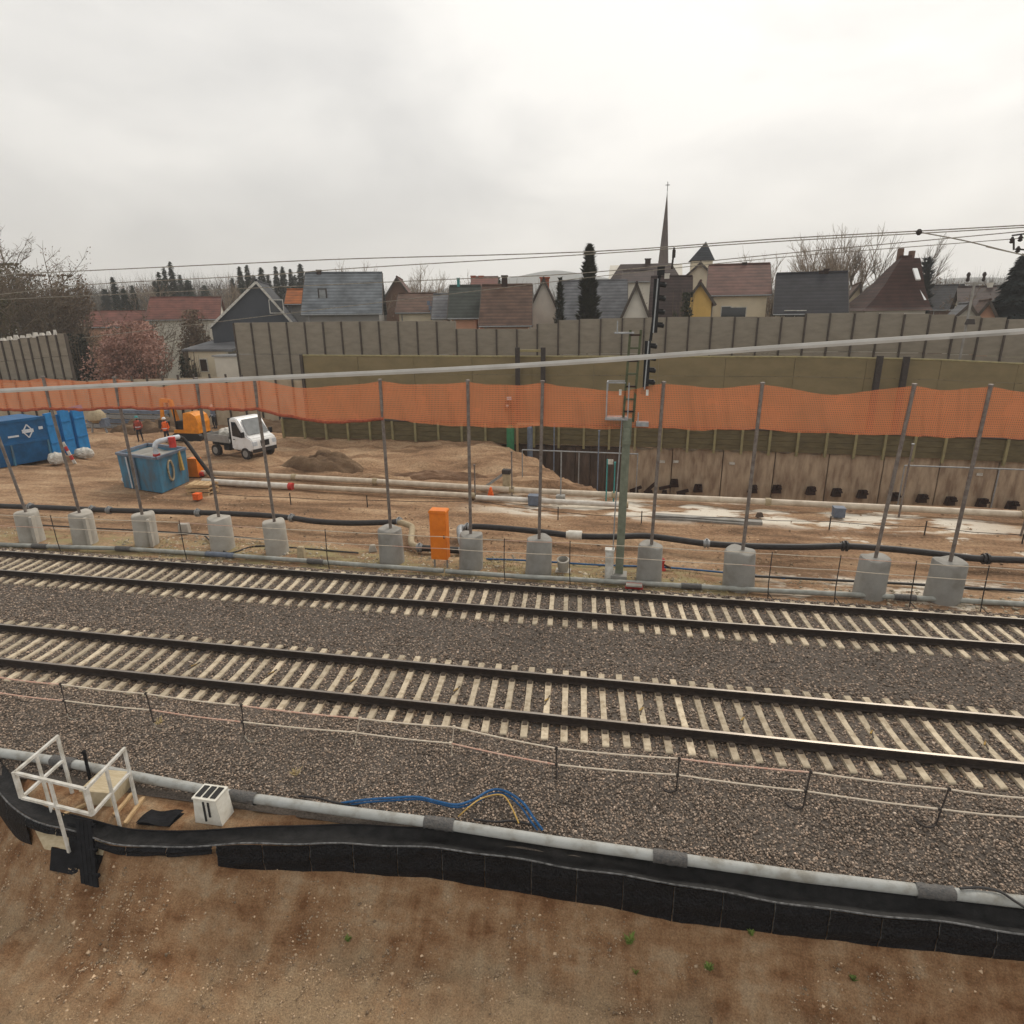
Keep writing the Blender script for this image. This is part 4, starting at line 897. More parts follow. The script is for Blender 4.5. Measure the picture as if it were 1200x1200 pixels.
mb = MB(); mb.cyl(c + Vector((-.02, 0, .22)), c + Vector((.28, -.05, .1)), .035, 8); part('spout', mb, M['rust_dark'], t, True)
cable([(240, 628), (262, 646), (275, 647), (300, 640), (345, 642), (420, 648)], .03, M['hose'], 'dark cable snaking between the footings left of the orange cabinet', lambda i: -.12)
cable([(570, 655), (620, 657), (700, 662), (780, 665), (860, 672), (920, 678)], .032, M['blue_cable'], 'dark blue cable lying behind the footings near the signal mast', lambda i: -.12)
cable([(880, 675), (960, 679), (1060, 684), (1140, 689), (1230, 694)], .045, M['hose'], 'dark steel bar lying behind the right footings on pale ground', lambda i: -.1, 'steel_bar', 'bar')
cable([(40, 615), (110, 619), (170, 622), (250, 627), (330, 634)], .03, M['hose'], 'dark conduit running low behind the left footings', lambda i: -.05, 'conduit', 'conduit')
# dry grass among the footings
mb = MB(); r = random.Random(11)
for k in range(2600):
    x = r.uniform(-24, 5); y = r.uniform(18.35, 20.6)
    if vnoise(np.array([x * .9]), np.array([y * 1.3]), 5)[0] < .02: continue
    l = r.uniform(.05, .2); a = r.uniform(0, 6.28); z = zsite(x, y)
    mb.add([(x - .015, y, z), (x + .015, y, z), (x + math.cos(a) * l * .6, y + math.sin(a) * l * .6, z + l * .7)], [(0, 1, 2)])
o = struct('dry_grass', mb, M['straw'], kind='stuff', label='yellow dry grass growing among the concrete footings')

# ================================================================== SITE GROUND OBJECTS
pa = [gr(x, y, .0) for x, y in ((215, 553), (345, 559), (440, 564), (600, 574), (720, 580), (900, 588), (1200, 603), (1330, 609))]
t = thing('supply_pipe', 'long pale supply pipe running along the trench edge, the farther one', 'pipe', tuple(pa[0]), 'pale pipes along the trench')
for i in range(len(pa) - 1):
    mb = MB(); mb.tube([pa[i], pa[i + 1].lerp(pa[i], .004)], .14, 12); part('pipe_length', mb, M['pipe_pale'], t, True)
    mb = MB(); d = (pa[i + 1] - pa[i]).normalized(); mb.cyl(pa[i] - d * .12, pa[i] + d * .12, .175, 12); part('collar', mb, M['elbow'], t, True)
for k, (a, b_, rr, m_, lab) in enumerate((((238, 564), (342, 570), .16, 'pipe_white', 'white pipe with a closed end, lying left of the heap before the longer pipe'), ((346, 570), (556, 581), .13, 'pipe_pale', 'middle pale pipe lying close in front of the long supply pipe'), ((558, 583), (735, 592), .12, 'pipe_white', 'thin white pipe lying left of the signal mast before the trench'))):
    a, b_ = gr(*a, -.1), gr(*b_, -.1); t = thing('supply_pipe', lab, 'pipe', tuple(a), 'pale pipes along the trench')
    mb = MB(); mb.tube([a, b_], rr, 12); part('pipe_length', mb, M[m_], t, True)
    mb = MB(); d = (b_ - a).normalized(); mb.cyl(b_ - d * .15, b_ + d * .05, rr * 1.2, 12); part('end_cap', mb, M['red'] if k == 0 else M['elbow'], t, True)
a, b_ = gr(765, 604, -.2), gr(893, 613, -.2); mb = MB(); mb.bar(a, b_, .32, .16); mb.bar(a + Vector((0, -.2, -.03)), b_ + Vector((-.6, -.2, -.03)), .1, .1)
single('grey_beam', mb, M['conc'], 'long grey beam lying on the ground right of the signal mast', 'beam', tuple(a))
# thin wire on low stakes
SW = [(240, 577), (340, 583), (430, 586), (560, 587), (654, 600), (752, 605), (850, 606), (973, 611), (1085, 617), (1200, 627), (1300, 634)]
t = thing('wire_fence', 'thin dark wire strung on low stakes across the dirt track', 'wire fence', tuple(gr(600, 595, -.2)))
pts = [gr(x, y, .05) for x, y in SW]
for i in range(len(pts) - 1):
    mb = MB(); mb.tube([pts[i], pts[i].lerp(pts[i + 1], .5) - Vector((0, 0, .06)), pts[i + 1]], .014, 5); part('wire', mb, M['iron'], t)
for i in (1, 2, 4, 5, 7, 8, 9):
    mb = MB(); mb.tube([pts[i] + Vector((0, 0, -.35)), pts[i] + Vector((0, 0, .22))], .025, 6); part('stake', mb, M['iron'], t)
# survey stakes and poles near the trench
stk = [(557, 545, 586, 'steel', 'grey stake beside the third net post from the mast, at the rubble'), (600, 530, 582, 'steel', 'thin rusty stake in front of the timber frame by the pale pipes'), (649, 497, 548, 'grey_blue', 'blue grey pole at the ramp edge right of the timber frame'), (657, 529, 588, 'galv', 'pale pole with a grey foot standing before the trench'), (700, 505, 572, 'grey_blue', 'blue grey pole standing in the trench left of the signal mast'), (710, 538, 590, 'teal', 'teal stake with a white flag just left of the signal mast'), (719, 542, 588, 'teal', 'teal stake without flag close beside the signal mast'), (298, 468, 0, None, '')]
for px, p0, p1, m_, lab in stk:
    if m_ is None: continue
    b0 = gr(px, p1, -.3); r_ = ray(px, p0); z1 = CAM_H + r_.z * (b0.y / r_.y)
    t = thing('marker_pole', lab, 'pole', tuple(b0), 'marker poles at the trench')
    mb = MB(); mb.tube([b0 - Vector((0, 0, .2)), Vector((b0.x, b0.y, z1))], .035, 6); part('shaft', mb, M[m_], t)
    if px == 710: mb = MB(); mb.box((b0.x + .12, b0.y, z1 - .12), (.28, .03, .22)); part('flag', mb, M['white'], t)
    else: mb = MB(); mb.box((b0.x, b0.y, z1), (.09, .09, .06)); part('cap', mb, M[m_], t)
    if px == 657: mb = MB(); mb.box((b0.x, b0.y - .05, -.12), (.4, .4, .3)); part('foot', mb, M['conc'], t)
for px, p0, p1, lab in ((1053, 520, 606, 'rusty stake leaning at the pale ground near the right net posts'), (1196, 590, 628, 'short dark post at the right picture edge by the wire'), (878, 478, 590, 'blue grey pole beyond the long pipe behind the third net post from right')):
    b0 = gr(px, p1, -.3); r_ = ray(px, p0); z1 = CAM_H + r_.z * (b0.y / r_.y); t = thing('marker_pole', lab, 'pole', tuple(b0), 'marker poles at the trench')
    mb = MB(); mb.tube([b0 - Vector((0, 0, .2)), Vector((b0.x + .05, b0.y, z1))], .04, 6); part('shaft', mb, M['grey_blue'] if px == 878 else M['steel'], t); mb = MB(); mb.box((b0.x + .05, b0.y, z1), (.1, .1, .05)); part('cap', mb, M['galv'], t)
# handrail over the trench
for (xa_, xb_), y_, z_, lab in (((-5.3, .4), 30.9, 1.45, 'white handrail over the trench left of the signal mast'), ((12.3, 20), 30.9, 1.22, 'white handrail over the trench at the right picture edge')):
    t = thing('handrail', lab, 'handrail', (xa_, y_, -.3), 'trench handrails')
    mb = MB(); mb.tube([(xa_, y_, z_), (xb_, y_, z_ - .05)], .035, 6); part('rail_bar', mb, M['galv'], t)
    for f in (0, .5, 1):
        mb = MB(); mb.tube([(xa_ + (xb_ - xa_) * f, y_, -5.0), (xa_ + (xb_ - xa_) * f, y_, z_)], .03, 6); part('upright', mb, M['galv'], t)
# little boxes on the ground
def crate(px, py, d, m_, lab, lid=None):
    c = gr(px, py, -.25); t = thing('site_box', lab, 'box', tuple(c)); mb = MB(); mb.box(c + Vector((0, 0, d[2] / 2)), d); part('body', mb, m_, t)
    mb = MB(); mb.box(c + Vector((0, 0, d[2] + .02)), (d[0] * 1.06, d[1] * 1.06, .05)); part('lid', mb, lid or m_, t)
crate(626, 591, (.5, .4, .4), M['grey_blue'], 'dark blue box on the ground right below the timber frame')
crate(982, 605, (.42, .4, .36), M['grey_blue'], 'small grey blue box on the pale ground left of the right net posts')
crate(232, 585, (.3, .3, .25), M['orange_red'], 'small orange box in front of the wooden pallet pile')
# pump bracket at the rubble (yellow post and diagonal strut)
t = thing('strut_frame', 'small yellow post with a grey diagonal strut by the rubble heap', 'frame', tuple(gr(594, 578, -.3)))
b0 = gr(594, 578, -.3); mb = MB(); mb.box(b0 + Vector((0, 0, .5)), (.35, .3, 1.0)); part('post', mb, M['elbow'], t)
mb = MB(); mb.box(b0 + Vector((0, 0, 1.08)), (.4, .35, .2)); part('cap', mb, M['iron'], t)
mb = MB(); mb.bar(b0 + Vector((-.1, 0, 1.0)), b0 + Vector((-1.3, .1, .1)), .12); part('strut', mb, M['galv'], t)
mb = MB(); q = gr(575, 582, -.25); mb.prism([(-.15, 0), (.15, 0), (.03, .45), (-.03, .45)], -.1, .1, 'y'); mb.v = [(p[0] + q.x, p[1] + q.y, p[2] + q.z) for p in mb.v]
single('warning_cone', mb, M['orange_red'], 'small red orange marker cone on the middle pale pipe line', 'cone', tuple(q))
# earth heaps
def heap(px, py, z, rx, ry, h, lab, seed, m_=None):
    c = gr(px, py, z); mb = MB(); nu, nv = 40, 24; vs = []
    xx, yy = np.meshgrid(np.linspace(-1, 1, nu + 1), np.linspace(-1, 1, nv + 1))
    rr = np.sqrt(xx ** 2 + yy ** 2); zz = h * np.clip(1 - rr ** 2.4, -.1, 1) * (1 + .7 * fbm(xx * 2.5 + seed, yy * 2.5, 4, seed)) + .30 * h * fbm(xx * 8, yy * 8, 3, seed + 3)
    zz = np.where(rr > 1, -.15, zz)
    o = mkobj('earth_heap', gridmesh('earth_heap', xx * rx, yy * ry, zz, m_ or M['heap'])); o.location = c
    return tag(o, lab, 'earth heap')
heap(378, 549, -.3, 2.6, 1.1, .85, 'dark brown earth heap right of the white truck', 3)
heap(520, 562, -.3, 3.0, .8, .42, 'low reddish rubble heap behind the pale pipes', 8, M['rubble'])
heap(440, 563, -.3, 2.4, .6, .35, 'flat grey brown spoil ridge along the pipe behind the left net posts', 12, M['site'])
heap(180, 505, -.3, 3.6, 1.2, .9, 'low earth bank behind the workers at left', 15)
heap(330, 505, -.3, 3.4, 1.2, .8, 'grassy brown bank behind the cab of the white truck', 18)
c = gr(515, 511, -.2); mb = MB(); mb.box(c + Vector((0, 0, .25)), (.7, .4, .45), rz=.5, taper=.7); mb.box(c + Vector((-.5, 0, .1)), (.4, .3, .3), rz=-.3, taper=.7); single('concrete_lump', mb, M['bag'], 'pale concrete lump at the foot of the olive barrier above the rubble', 'rubble', tuple(c))

# blue container
t = thing('blue_container', 'blue skip container with a white emblem and ribbed bright blue end', 'container', (-35.2, 31.4, -.25))
P0, P1 = gr(17, 549, -.25), gr(60, 541, -.25); ux = (P1 - P0).normalized(); nx = Vector((ux.y, -ux.x, 0)); CL = (P1 - P0).length + .15; CZ = 2.45
def cp(a, o, z): return P0 + ux * a + nx * o + Vector((0, 0, z + .25))
def cbox(a0, a1, o0, o1, z0, z1):
    mb = MB(); vs = [cp(a, o, z) for z in (z0, z1) for a, o in ((a0, o0), (a1, o0), (a1, o1), (a0, o1))]
    mb.add(vs, [(0, 3, 2, 1), (4, 5, 6, 7), (0, 1, 5, 4), (1, 2, 6, 5), (2, 3, 7, 6), (3, 0, 4, 7)]); return mb
mb = MB(); vs = [cp(a, o, z) for a in (-.6, CL) for o, z in ((-.12, -.1), (0, 1.1), (0, CZ), (-2.6, CZ), (-2.6, 1.1), (-2.5, -.1))]
mb.add(vs, [(5, 4, 3, 2, 1, 0), (6, 7, 8, 9, 10, 11)] + [(j, (j + 1) % 6, 6 + (j + 1) % 6, 6 + j) for j in range(6)]); part('body', mb, M['blue'], t)
mb = cbox(-.62, CL + .02, -.05, .07, CZ - .12, CZ + .04); part('top_rail', mb, M['blue'], t)
mb = cbox(-.62, CL + .02, -.05, .05, 1.08, 1.22); part('waist_rail', mb, M['blue'], t)
for aa in (.05, CL - .12): mb = cbox(aa, aa + .09, -.15, .06, -.1, 1.1); part('side_rib', mb, M['blue3'], t)
mb = MB(); e_ = CL * .52
for a_ in range(4):
    a0, a1 = math.pi / 2 * a_, math.pi / 2 * (a_ + 1)
    mb.bar(cp(e_ + .26 * math.cos(a0), .04, 1.75 + .38 * math.sin(a0)), cp(e_ + .26 * math.cos(a1), .04, 1.75 + .38 * math.sin(a1)), .03, .06)
part('emblem', mb, M['print'], t); mb = cbox(e_ - .3, e_ + .3, .03, .05, 1.66, 1.86); part('emblem_bar', mb, M['print'], t)
mb = cbox(e_ - 1.05, e_ - .5, .02, .04, 1.5, 1.6); part('lettering_strip', mb, M['print'], t)
mb = cbox(CL - .42, CL - .2, .02, .04, 1.75, 1.92); part('lettering_strip', mb, M['print'], t)
Q0, Q1 = P1 + ux * .15, gr(105, 529, -.25)
for k in range(3):
    c = Q0.lerp(Q1, (k + .35) / 2.7); d_ = (Q1 - Q0).normalized(); rz_ = math.atan2(d_.y, d_.x); zt = 2.72 + k * .06; wd = (Q1 - Q0).length / 3 * (.74 if k < 2 else .9)
    mb = MB(); mb.box((c.x, c.y, zt / 2 - .12), (wd, .16, zt), rz=rz_); part('end_panel', mb, M['blue2'], t)
    for f_ in (.3, .7): mb = MB(); mb.box((c.x + .08 * math.sin(rz_), c.y - .08 * math.cos(rz_), zt * f_), (wd * .96, .08, .07), rz=rz_); part('cross_rib', mb, M['blue2'], t)
mb = MB(); c = Q0.lerp(Q1, .5); mb.box((c.x - .15, c.y + .12, 1.2), ((Q1 - Q0).length, .08, 2.4), rz=rz_); part('end_sheet', mb, M['blue2'], t)
def bag(px, py, d, lab, seed, m_=None):
    c = gr(px, py, -.25); me = bpy.data.meshes.new('sand_bag'); bm_ = bmesh.new(); bmesh.ops.create_icosphere(bm_, subdivisions=3, radius=.5)
    rr = random.Random(seed)
    for v in bm_.verts:
        v.co = Vector((v.co.x * d[0], v.co.y * d[1], v.co.z * d[2])); s_ = v.co.normalized(); k = 1 + .18 * math.sin(s_.x * 7 + seed) * math.cos(s_.y * 6) + rr.uniform(-.03, .03); v.co *= k; v.co.z = max(v.co.z, -d[2] * .38)
    bm_.to_mesh(me); bm_.free(); me.materials.append(m_ or M['bag']); o = mkobj('sand_bag', me); o.location = c + Vector((0, 0, d[2] * .38)); return tag(o, lab, 'bag', 'bags at the blue container')
bag(67, 543, (1.0, .8, .75), 'pale sack lying before the emblem side of the blue container', 1); bag(100, 536, (1.2, .8, .7), 'pale sack lying at the foot of the ribbed bright blue container end', 2)
bag(152, 566, (.7, .5, .5), 'light blue plastic sheet bundle left of the blue tank', 5, M['print'])
b0 = gr(84, 543, -.25); mb = MB()
t = thing('barrier_board', 'leaning red and white striped board beside the pale sacks', 'barrier board', tuple(b0))
for k in range(5):
    p0 = b0 + Vector((-.35 + .11 * k, .05, 1.25 - .26 * k)); p1 = b0 + Vector((-.24 + .11 * k, .05, .99 - .26 * k)); mb = MB(); mb.bar(p0, p1, .04, .2); part('stripe', mb, M['white'] if k % 2 == 0 else M['red'], t)

# blue tank with pipe on top
t = thing('blue_tank', 'light blue open steel tank with pipes over its rim', 'tank', (-23.2, 27.5, -.3))
K0 = gr(190, 578, -.25); KL = gr(146, 571, -.25); KR = gr(222, 564, -.25); KB = KL + KR - K0
H_ = 1.5
ctr = (K0 + KL + KR + KB) / 4
def face(p, q, z0, z1, th, m_, nm):
    d = (q - p); nrm = Vector((0, 0, 1)).cross(d).normalized() * th; mb = MB()
    vs = [Vector((v.x, v.y, z)) for v in (p, q) for z in (z0, z1)]
    vs = [Vector((p.x, p.y, z0)), Vector((q.x, q.y, z0)), Vector((q.x + (q.x - ctr.x) * .04, q.y + (q.y - ctr.y) * .04, z1)), Vector((p.x + (p.x - ctr.x) * .04, p.y + (p.y - ctr.y) * .04, z1))]
    vs += [v + nrm for v in vs]; mb.add(vs, [(0, 1, 2, 3), (7, 6, 5, 4), (0, 4, 5, 1), (1, 5, 6, 2), (2, 6, 7, 3), (3, 7, 4, 0)]); return part(nm, mb, m_, t)
for p, q in ((KL, K0), (K0, KR), (KR, KB), (KB, KL)): face(p, q, -.25, H_, .06, M['blue3'], 'tank_wall')
for p, q in ((KL, K0), (K0, KR), (KR, KB), (KB, KL)):
    mb = MB(); mb.bar(Vector((p.x, p.y, H_)) + (p - ctr) * .04, Vector((q.x, q.y, H_)) + (q - ctr) * .04, .14, .12); part('rim', mb, M['grey_blue'], t)
for f in (.25, .45):
    p = KL.lerp(K0, f); mb = MB(); mb.bar(Vector((p.x, p.y - .06, -.2)), Vector((p.x - .03, p.y - .1, H_ - .1)), .1, .05); part('stiffener', mb, M['print'] if f < .4 else M['grey_blue'], t)
mb = MB(); mb.grid(lambda u, v: ((KL.lerp(K0, u)).lerp(KB.lerp(KR, u), v) + Vector((0, 0, H_ + .1 + .08 * math.sin(u * 9) * math.cos(v * 7)))), 8, 6); part('water', mb, M['conc'], t)
mb = MB(); pts = [K0.lerp(KR, .1) + Vector((-.35, .3, H_ + .15)), K0.lerp(KR, .1) + Vector((-.3, .3, H_ + .85)), K0.lerp(KR, .3) + Vector((.1, .3, H_ + 1.0)), K0.lerp(KR, .6) + Vector((.3, .2, H_ + 1.0)), KR + Vector((.4, -.3, H_ + .7)), KR + Vector((.95, -.2, 1.2)), KR + Vector((1.5, .0, .1))]
mb.tube(spline(pts[:4], 4), .12, 10); part('riser_pipe', mb, M['print'], t, True)
mb = MB(); mb.tube(spline(pts[3:], 4), .10, 10); part('down_hose', mb, M['hose'], t, True)
for p in (pts[0], pts[2] + Vector((.2, 0, -.1))):
    mb = MB(); mb.cyl(p - Vector((0, 0, .3)), p + Vector((0, 0, .2)), .17, 10); part('red_flange', mb, M['red'], t, True)
mb = MB(); c = K0.lerp(KR, .42) + Vector((.1, -.12, .95)); d = (KR - K0).normalized()
ring = [c + d * (.22 * math.cos(a)) + Vector((0, 0, .5 * math.sin(a))) for a in np.linspace(0, 6.283, 17)]; mb.tube(ring, .05, 6); part('hose_coil', mb, M['elbow'], t, True)
mb = MB(); c = K0.lerp(KR, .8) + Vector((.05, -.15, 1.25)); mb.bar(c + Vector((0, 0, .5)), c - Vector((-.1, 0, .5)), .12, .18); part('yellow_hose', mb, M['yellow_cable'], t)
# pallet pile + orange pump right of tank
q = gr(238, 578, -.28); t = thing('pallet_pile', 'small pile of wooden pallets right of the blue tank', 'pallets', tuple(q))
for k in range(3):
    for j in range(4): mb = MB(); mb.box(q + Vector((-.45 + .3 * j, 0, .1 + .2 * k)), (.24, .8, .05), rz=.1 * k); part('board', mb, M['wood'], t)
    mb = MB(); [mb.box(q + Vector((0, s_, .03 + .2 * k)), (1.15, .1, .1), rz=.1 * k) for s_ in (-.35, 0, .35)]; part('bearer', mb, M['wood'], t)
q = gr(231, 560, -.28); t = thing('orange_pump', 'orange pump unit standing behind the wooden pallets', 'pump', tuple(q))
mb = MB(); mb.box(q + Vector((0, 0, .6)), (.62, .5, 1.0), taper=.85); part('housing', mb, M['orange_box'], t)
mb = MB(); mb.cyl(q + Vector((-.5, -.1, .25)), q + Vector((.5, -.1, .25)), .12, 10); part('pipe_stub', mb, M['red'], t, True)
mb = MB(); mb.box(q + Vector((0, 0, .06)), (.8, .6, .1)); part('skid', mb, M['iron'], t)

# --- truck (local frame: x forward)
TL = gr(283, 533, -.28)
t = thing('tipper_truck', 'white single cab truck with a grey drop side bed', 'truck', (TL.x, TL.y, TL.z + .02), rz=R(-17))
def lp(name, mb, m_, smooth=False, parent=None): return lpart(name, mb, m_, parent or t, smooth)
mb = MB(); cab = [(.40, .55), (1.95, .50), (2.22, .60), (2.24, 1.0), (2.12, 1.28), (1.72, 1.42), (1.12, 2.38), (.98, 2.46), (.52, 2.46), (.40, 2.38)]
mb.prism(cab, -.92, .92, 'y')
me = mb.mesh('cab', M['truck']); bm_ = bmesh.new(); bm_.from_mesh(me); bmesh.ops.bevel(bm_, geom=[e for e in bm_.edges], offset=.07, segments=2, affect='EDGES'); bm_.to_mesh(me); bm_.free(); me.polygons.foreach_set('use_smooth', [True] * len(me.polygons)); me.set_sharp_from_angle(angle=R(35))
cabo = mkobj('cab', me, t)
for sy_ in (-1, 1):
    mb = MB(); mb.prism([(.58, 1.38), (.62, 2.22), (.98, 2.22), (1.50, 1.40), (1.30, 1.30)], sy_ * .915, sy_ * .935, 'y'); lp('side_window', mb, M['glass'], False, cabo)
    mb = MB(); mb.box((1.62, sy_ * 1.06, 1.52), (.12, .2, .32)); lp('mirror', mb, M['sig_black'], False, cabo)
    mb = MB(); mb.prism([(.55, .62), (1.45, .62), (1.5, 1.25), (.55, 1.34)], sy_ * .918, sy_ * .930, 'y'); dr = lp('door', mb, M['truck'], False, cabo)
    mb = MB(); mb.box((.70, sy_ * .945, 1.18), (.16, .02, .04)); lp('door_handle', mb, M['sig_black'], False, cabo)
    mb = MB(); mb.box((2.16, sy_ * .72, .98), (.16, .3, .24)); lp('headlight', mb, M['print'], False, cabo)
mb = MB(); mb.add([(1.76, -.78, 1.46), (1.76, .78, 1.46), (1.18, .68, 2.32), (1.18, -.68, 2.32)], [(0, 1, 2, 3)]); mb.v = [(p[0] + .03, p[1], p[2] + .03) for p in mb.v]; lp('windscreen', mb, M['glass_pale'], False, cabo)
mb = MB(); mb.box((2.225, 0, .95), (.06, .62, .34)); lp('grille', mb, M['sig_black'], False, cabo)
mb = MB(); mb.box((2.17, 0, .56), (.16, 1.70, .22)); lp('bumper', mb, M['tyre'], False)
mb = MB(); mb.box((.33, 0, 1.55), (.07, 1.8, 1.75)); lp('head_board', mb, M['sig_black'])
mb = MB(); mb.box((-.75, -.98, 1.16), (2.05, .05, .42)); mb.box((-.75, -1.01, 1.24), (2.0, .02, .05)); mb.box((-.75, -1.01, 1.08), (2.0, .02, .05)); lp('drop_side', mb, M['alu'])
mb = MB(); mb.box((-.75, .98, 1.16), (2.05, .05, .42)); lp('drop_side', mb, M['alu'])
mb = MB(); mb.box((-1.78, 0, 1.16), (.05, 1.96, .42)); lp('tail_board', mb, M['alu'])
mb = MB(); mb.box((-.75, 0, .93), (2.08, 1.95, .06)); lp('bed_floor', mb, M['alu'])
mb = MB(); mb.box((-.2, -.35, .68), (3.6, .12, .2)); mb.box((-.2, .35, .68), (3.6, .12, .2)); lp('chassis', mb, M['sig_black'])
mb = MB(); mb.box((-.1, -.75, .6), (.5, .3, .32)); lp('tool_box', mb, M['sig_black'])
for wx in (1.55, -1.1):
    for sy_ in (-1, 1):
        mb = MB(); mb.cyl((wx, sy_ * .72, .36), (wx, sy_ * .96, .36), .36, 20); w_ = lp('wheel', mb, M['tyre'], True)
        mb = MB(); mb.cyl((wx, sy_ * .955, .36), (wx, sy_ * .975, .36), .21, 14); lp('rim', mb, M['alu'], True, w_)
mb = MB(); mb.box((-1.2, .1, 1.28), (.8, 1.0, .6), taper=.6); lo_ = mb
c2 = Matrix.Rotation(R(-17), 4, 'Z') @ Vector((-1.1, .1, 1.28)) + Vector((TL.x, TL.y, TL.z))
bg_ = bag(0, 700, (1.0, 1.1, .7), 'white sack lying in the grey bed of the truck', 9); bg_.location = c2; bg_['group'] = 'load on the truck'; bg_.name = 'white_sack'

# --- excavator
EX = gr(224, 516, -.28); t = thing('mini_excavator', 'orange mini excavator with its arm folded, left of the truck bed', 'excavator', tuple(EX))
for s_ in (-.45, .75):
    mb = MB(); mb.prism([(-1.1, .15), (-.9, 0), (.9, 0), (1.1, .15), (1.1, .4), (.9, .55), (-.9, .55), (-1.1, .4)], EX.y + s_, EX.y + s_ + .35, 'y'); mb.v = [(p[0] + EX.x, p[1], p[2] + EX.z) for p in mb.v]; part('crawler_track', mb, M['sig_black'], t)
mb = MB(); mb.box(EX + Vector((0, .3, .66)), (1.9, 1.3, .22)); part('deck', mb, M['orange'], t)
mb = MB(); prof = [(.95, .78), (1.0, 1.3), (.85, 1.75), (.55, 1.95), (-.05, 1.95), (-.2, .78)]; mb.prism(prof, EX.y - .35, EX.y + .95, 'y'); mb.v = [(p[0] + EX.x, p[1], p[2] + EX.z) for p in mb.v]
part('engine_cover', mb, M['orange'], t)
mb = MB(); mb.box(EX + Vector((-.6, .3, 1.05)), (.55, .9, .6)); part('seat_box', mb, M['sig_black'], t)
for dx, dy in ((-.85, -.2), (-.85, .8), (-.15, -.2), (-.15, .8)):
    mb = MB(); mb.bar(EX + Vector((dx, dy, .8)), EX + Vector((dx, dy, 2.3)), .07); part('cab_post', mb, M['sig_black'], t)
mb = MB(); mb.box(EX + Vector((-.5, .3, 2.33)), (.9, 1.2, .08)); part('canopy_roof', mb, M['sig_black'], t)
mb = MB(); mb.bar(EX + Vector((-.9, .2, .9)), EX + Vector((-1.3, .2, 2.75)), .2, .26); mb.bar(EX + Vector((-1.3, .2, 2.7)), EX + Vector((-2.0, .2, 2.75)), .2, .26); part('boom', mb, M['orange'], t)
mb = MB(); mb.bar(EX + Vector((-2.0, .2, 2.8)), EX + Vector((-2.15, .2, 1.3)), .16, .2); part('stick', mb, M['orange'], t)
mb = MB(); mb.prism([(-.3, -.3), (.25, -.35), (.3, .15), (-.2, .3)], EX.y - .05, EX.y + .45, 'y'); mb.v = [(p[0] + EX.x - 2.1, p[1], p[2] + EX.z + 1.1) for p in mb.v]; part('bucket', mb, M['iron'], t)
# --- yellow mixer
q = gr(117, 507, -.28); t = thing('cement_mixer', 'small yellow topped mixer standing behind the blue container', 'mixer', tuple(q))
mb = MB(); mb.lathe(q + Vector((0, 0, .75)), [(.3, 0), (.62, .25), (.62, .6), (.35, .95), (.3, .98)], 14); part('drum', mb, M['elbow'], t, True)
for s_ in (-.4, .4): mb = MB(); mb.bar(q + Vector((s_ * 1.6, 0, 0)), q + Vector((s_, 0, 1.1)), .1); part('leg', mb, M['galv'], t)
mb = MB(); mb.box(q + Vector((.6, 0, .8)), (.5, .5, .6)); part('motor_box', mb, M['grey_blue'], t)
# stacked steel sections behind
q = gr(140, 503, -.28); t = thing('steel_stack', 'stack of grey steel sections lying behind the workers', 'steel stack', tuple(q))
for k in range(4):
    mb = MB(); mb.box(q + Vector((.5 + .2 * k, .2 * k, .25 + .35 * k)), (7.5 - .6 * k, .5, .26)); part('section', mb, M['grey_blue'] if k % 2 else M['galv'], t)

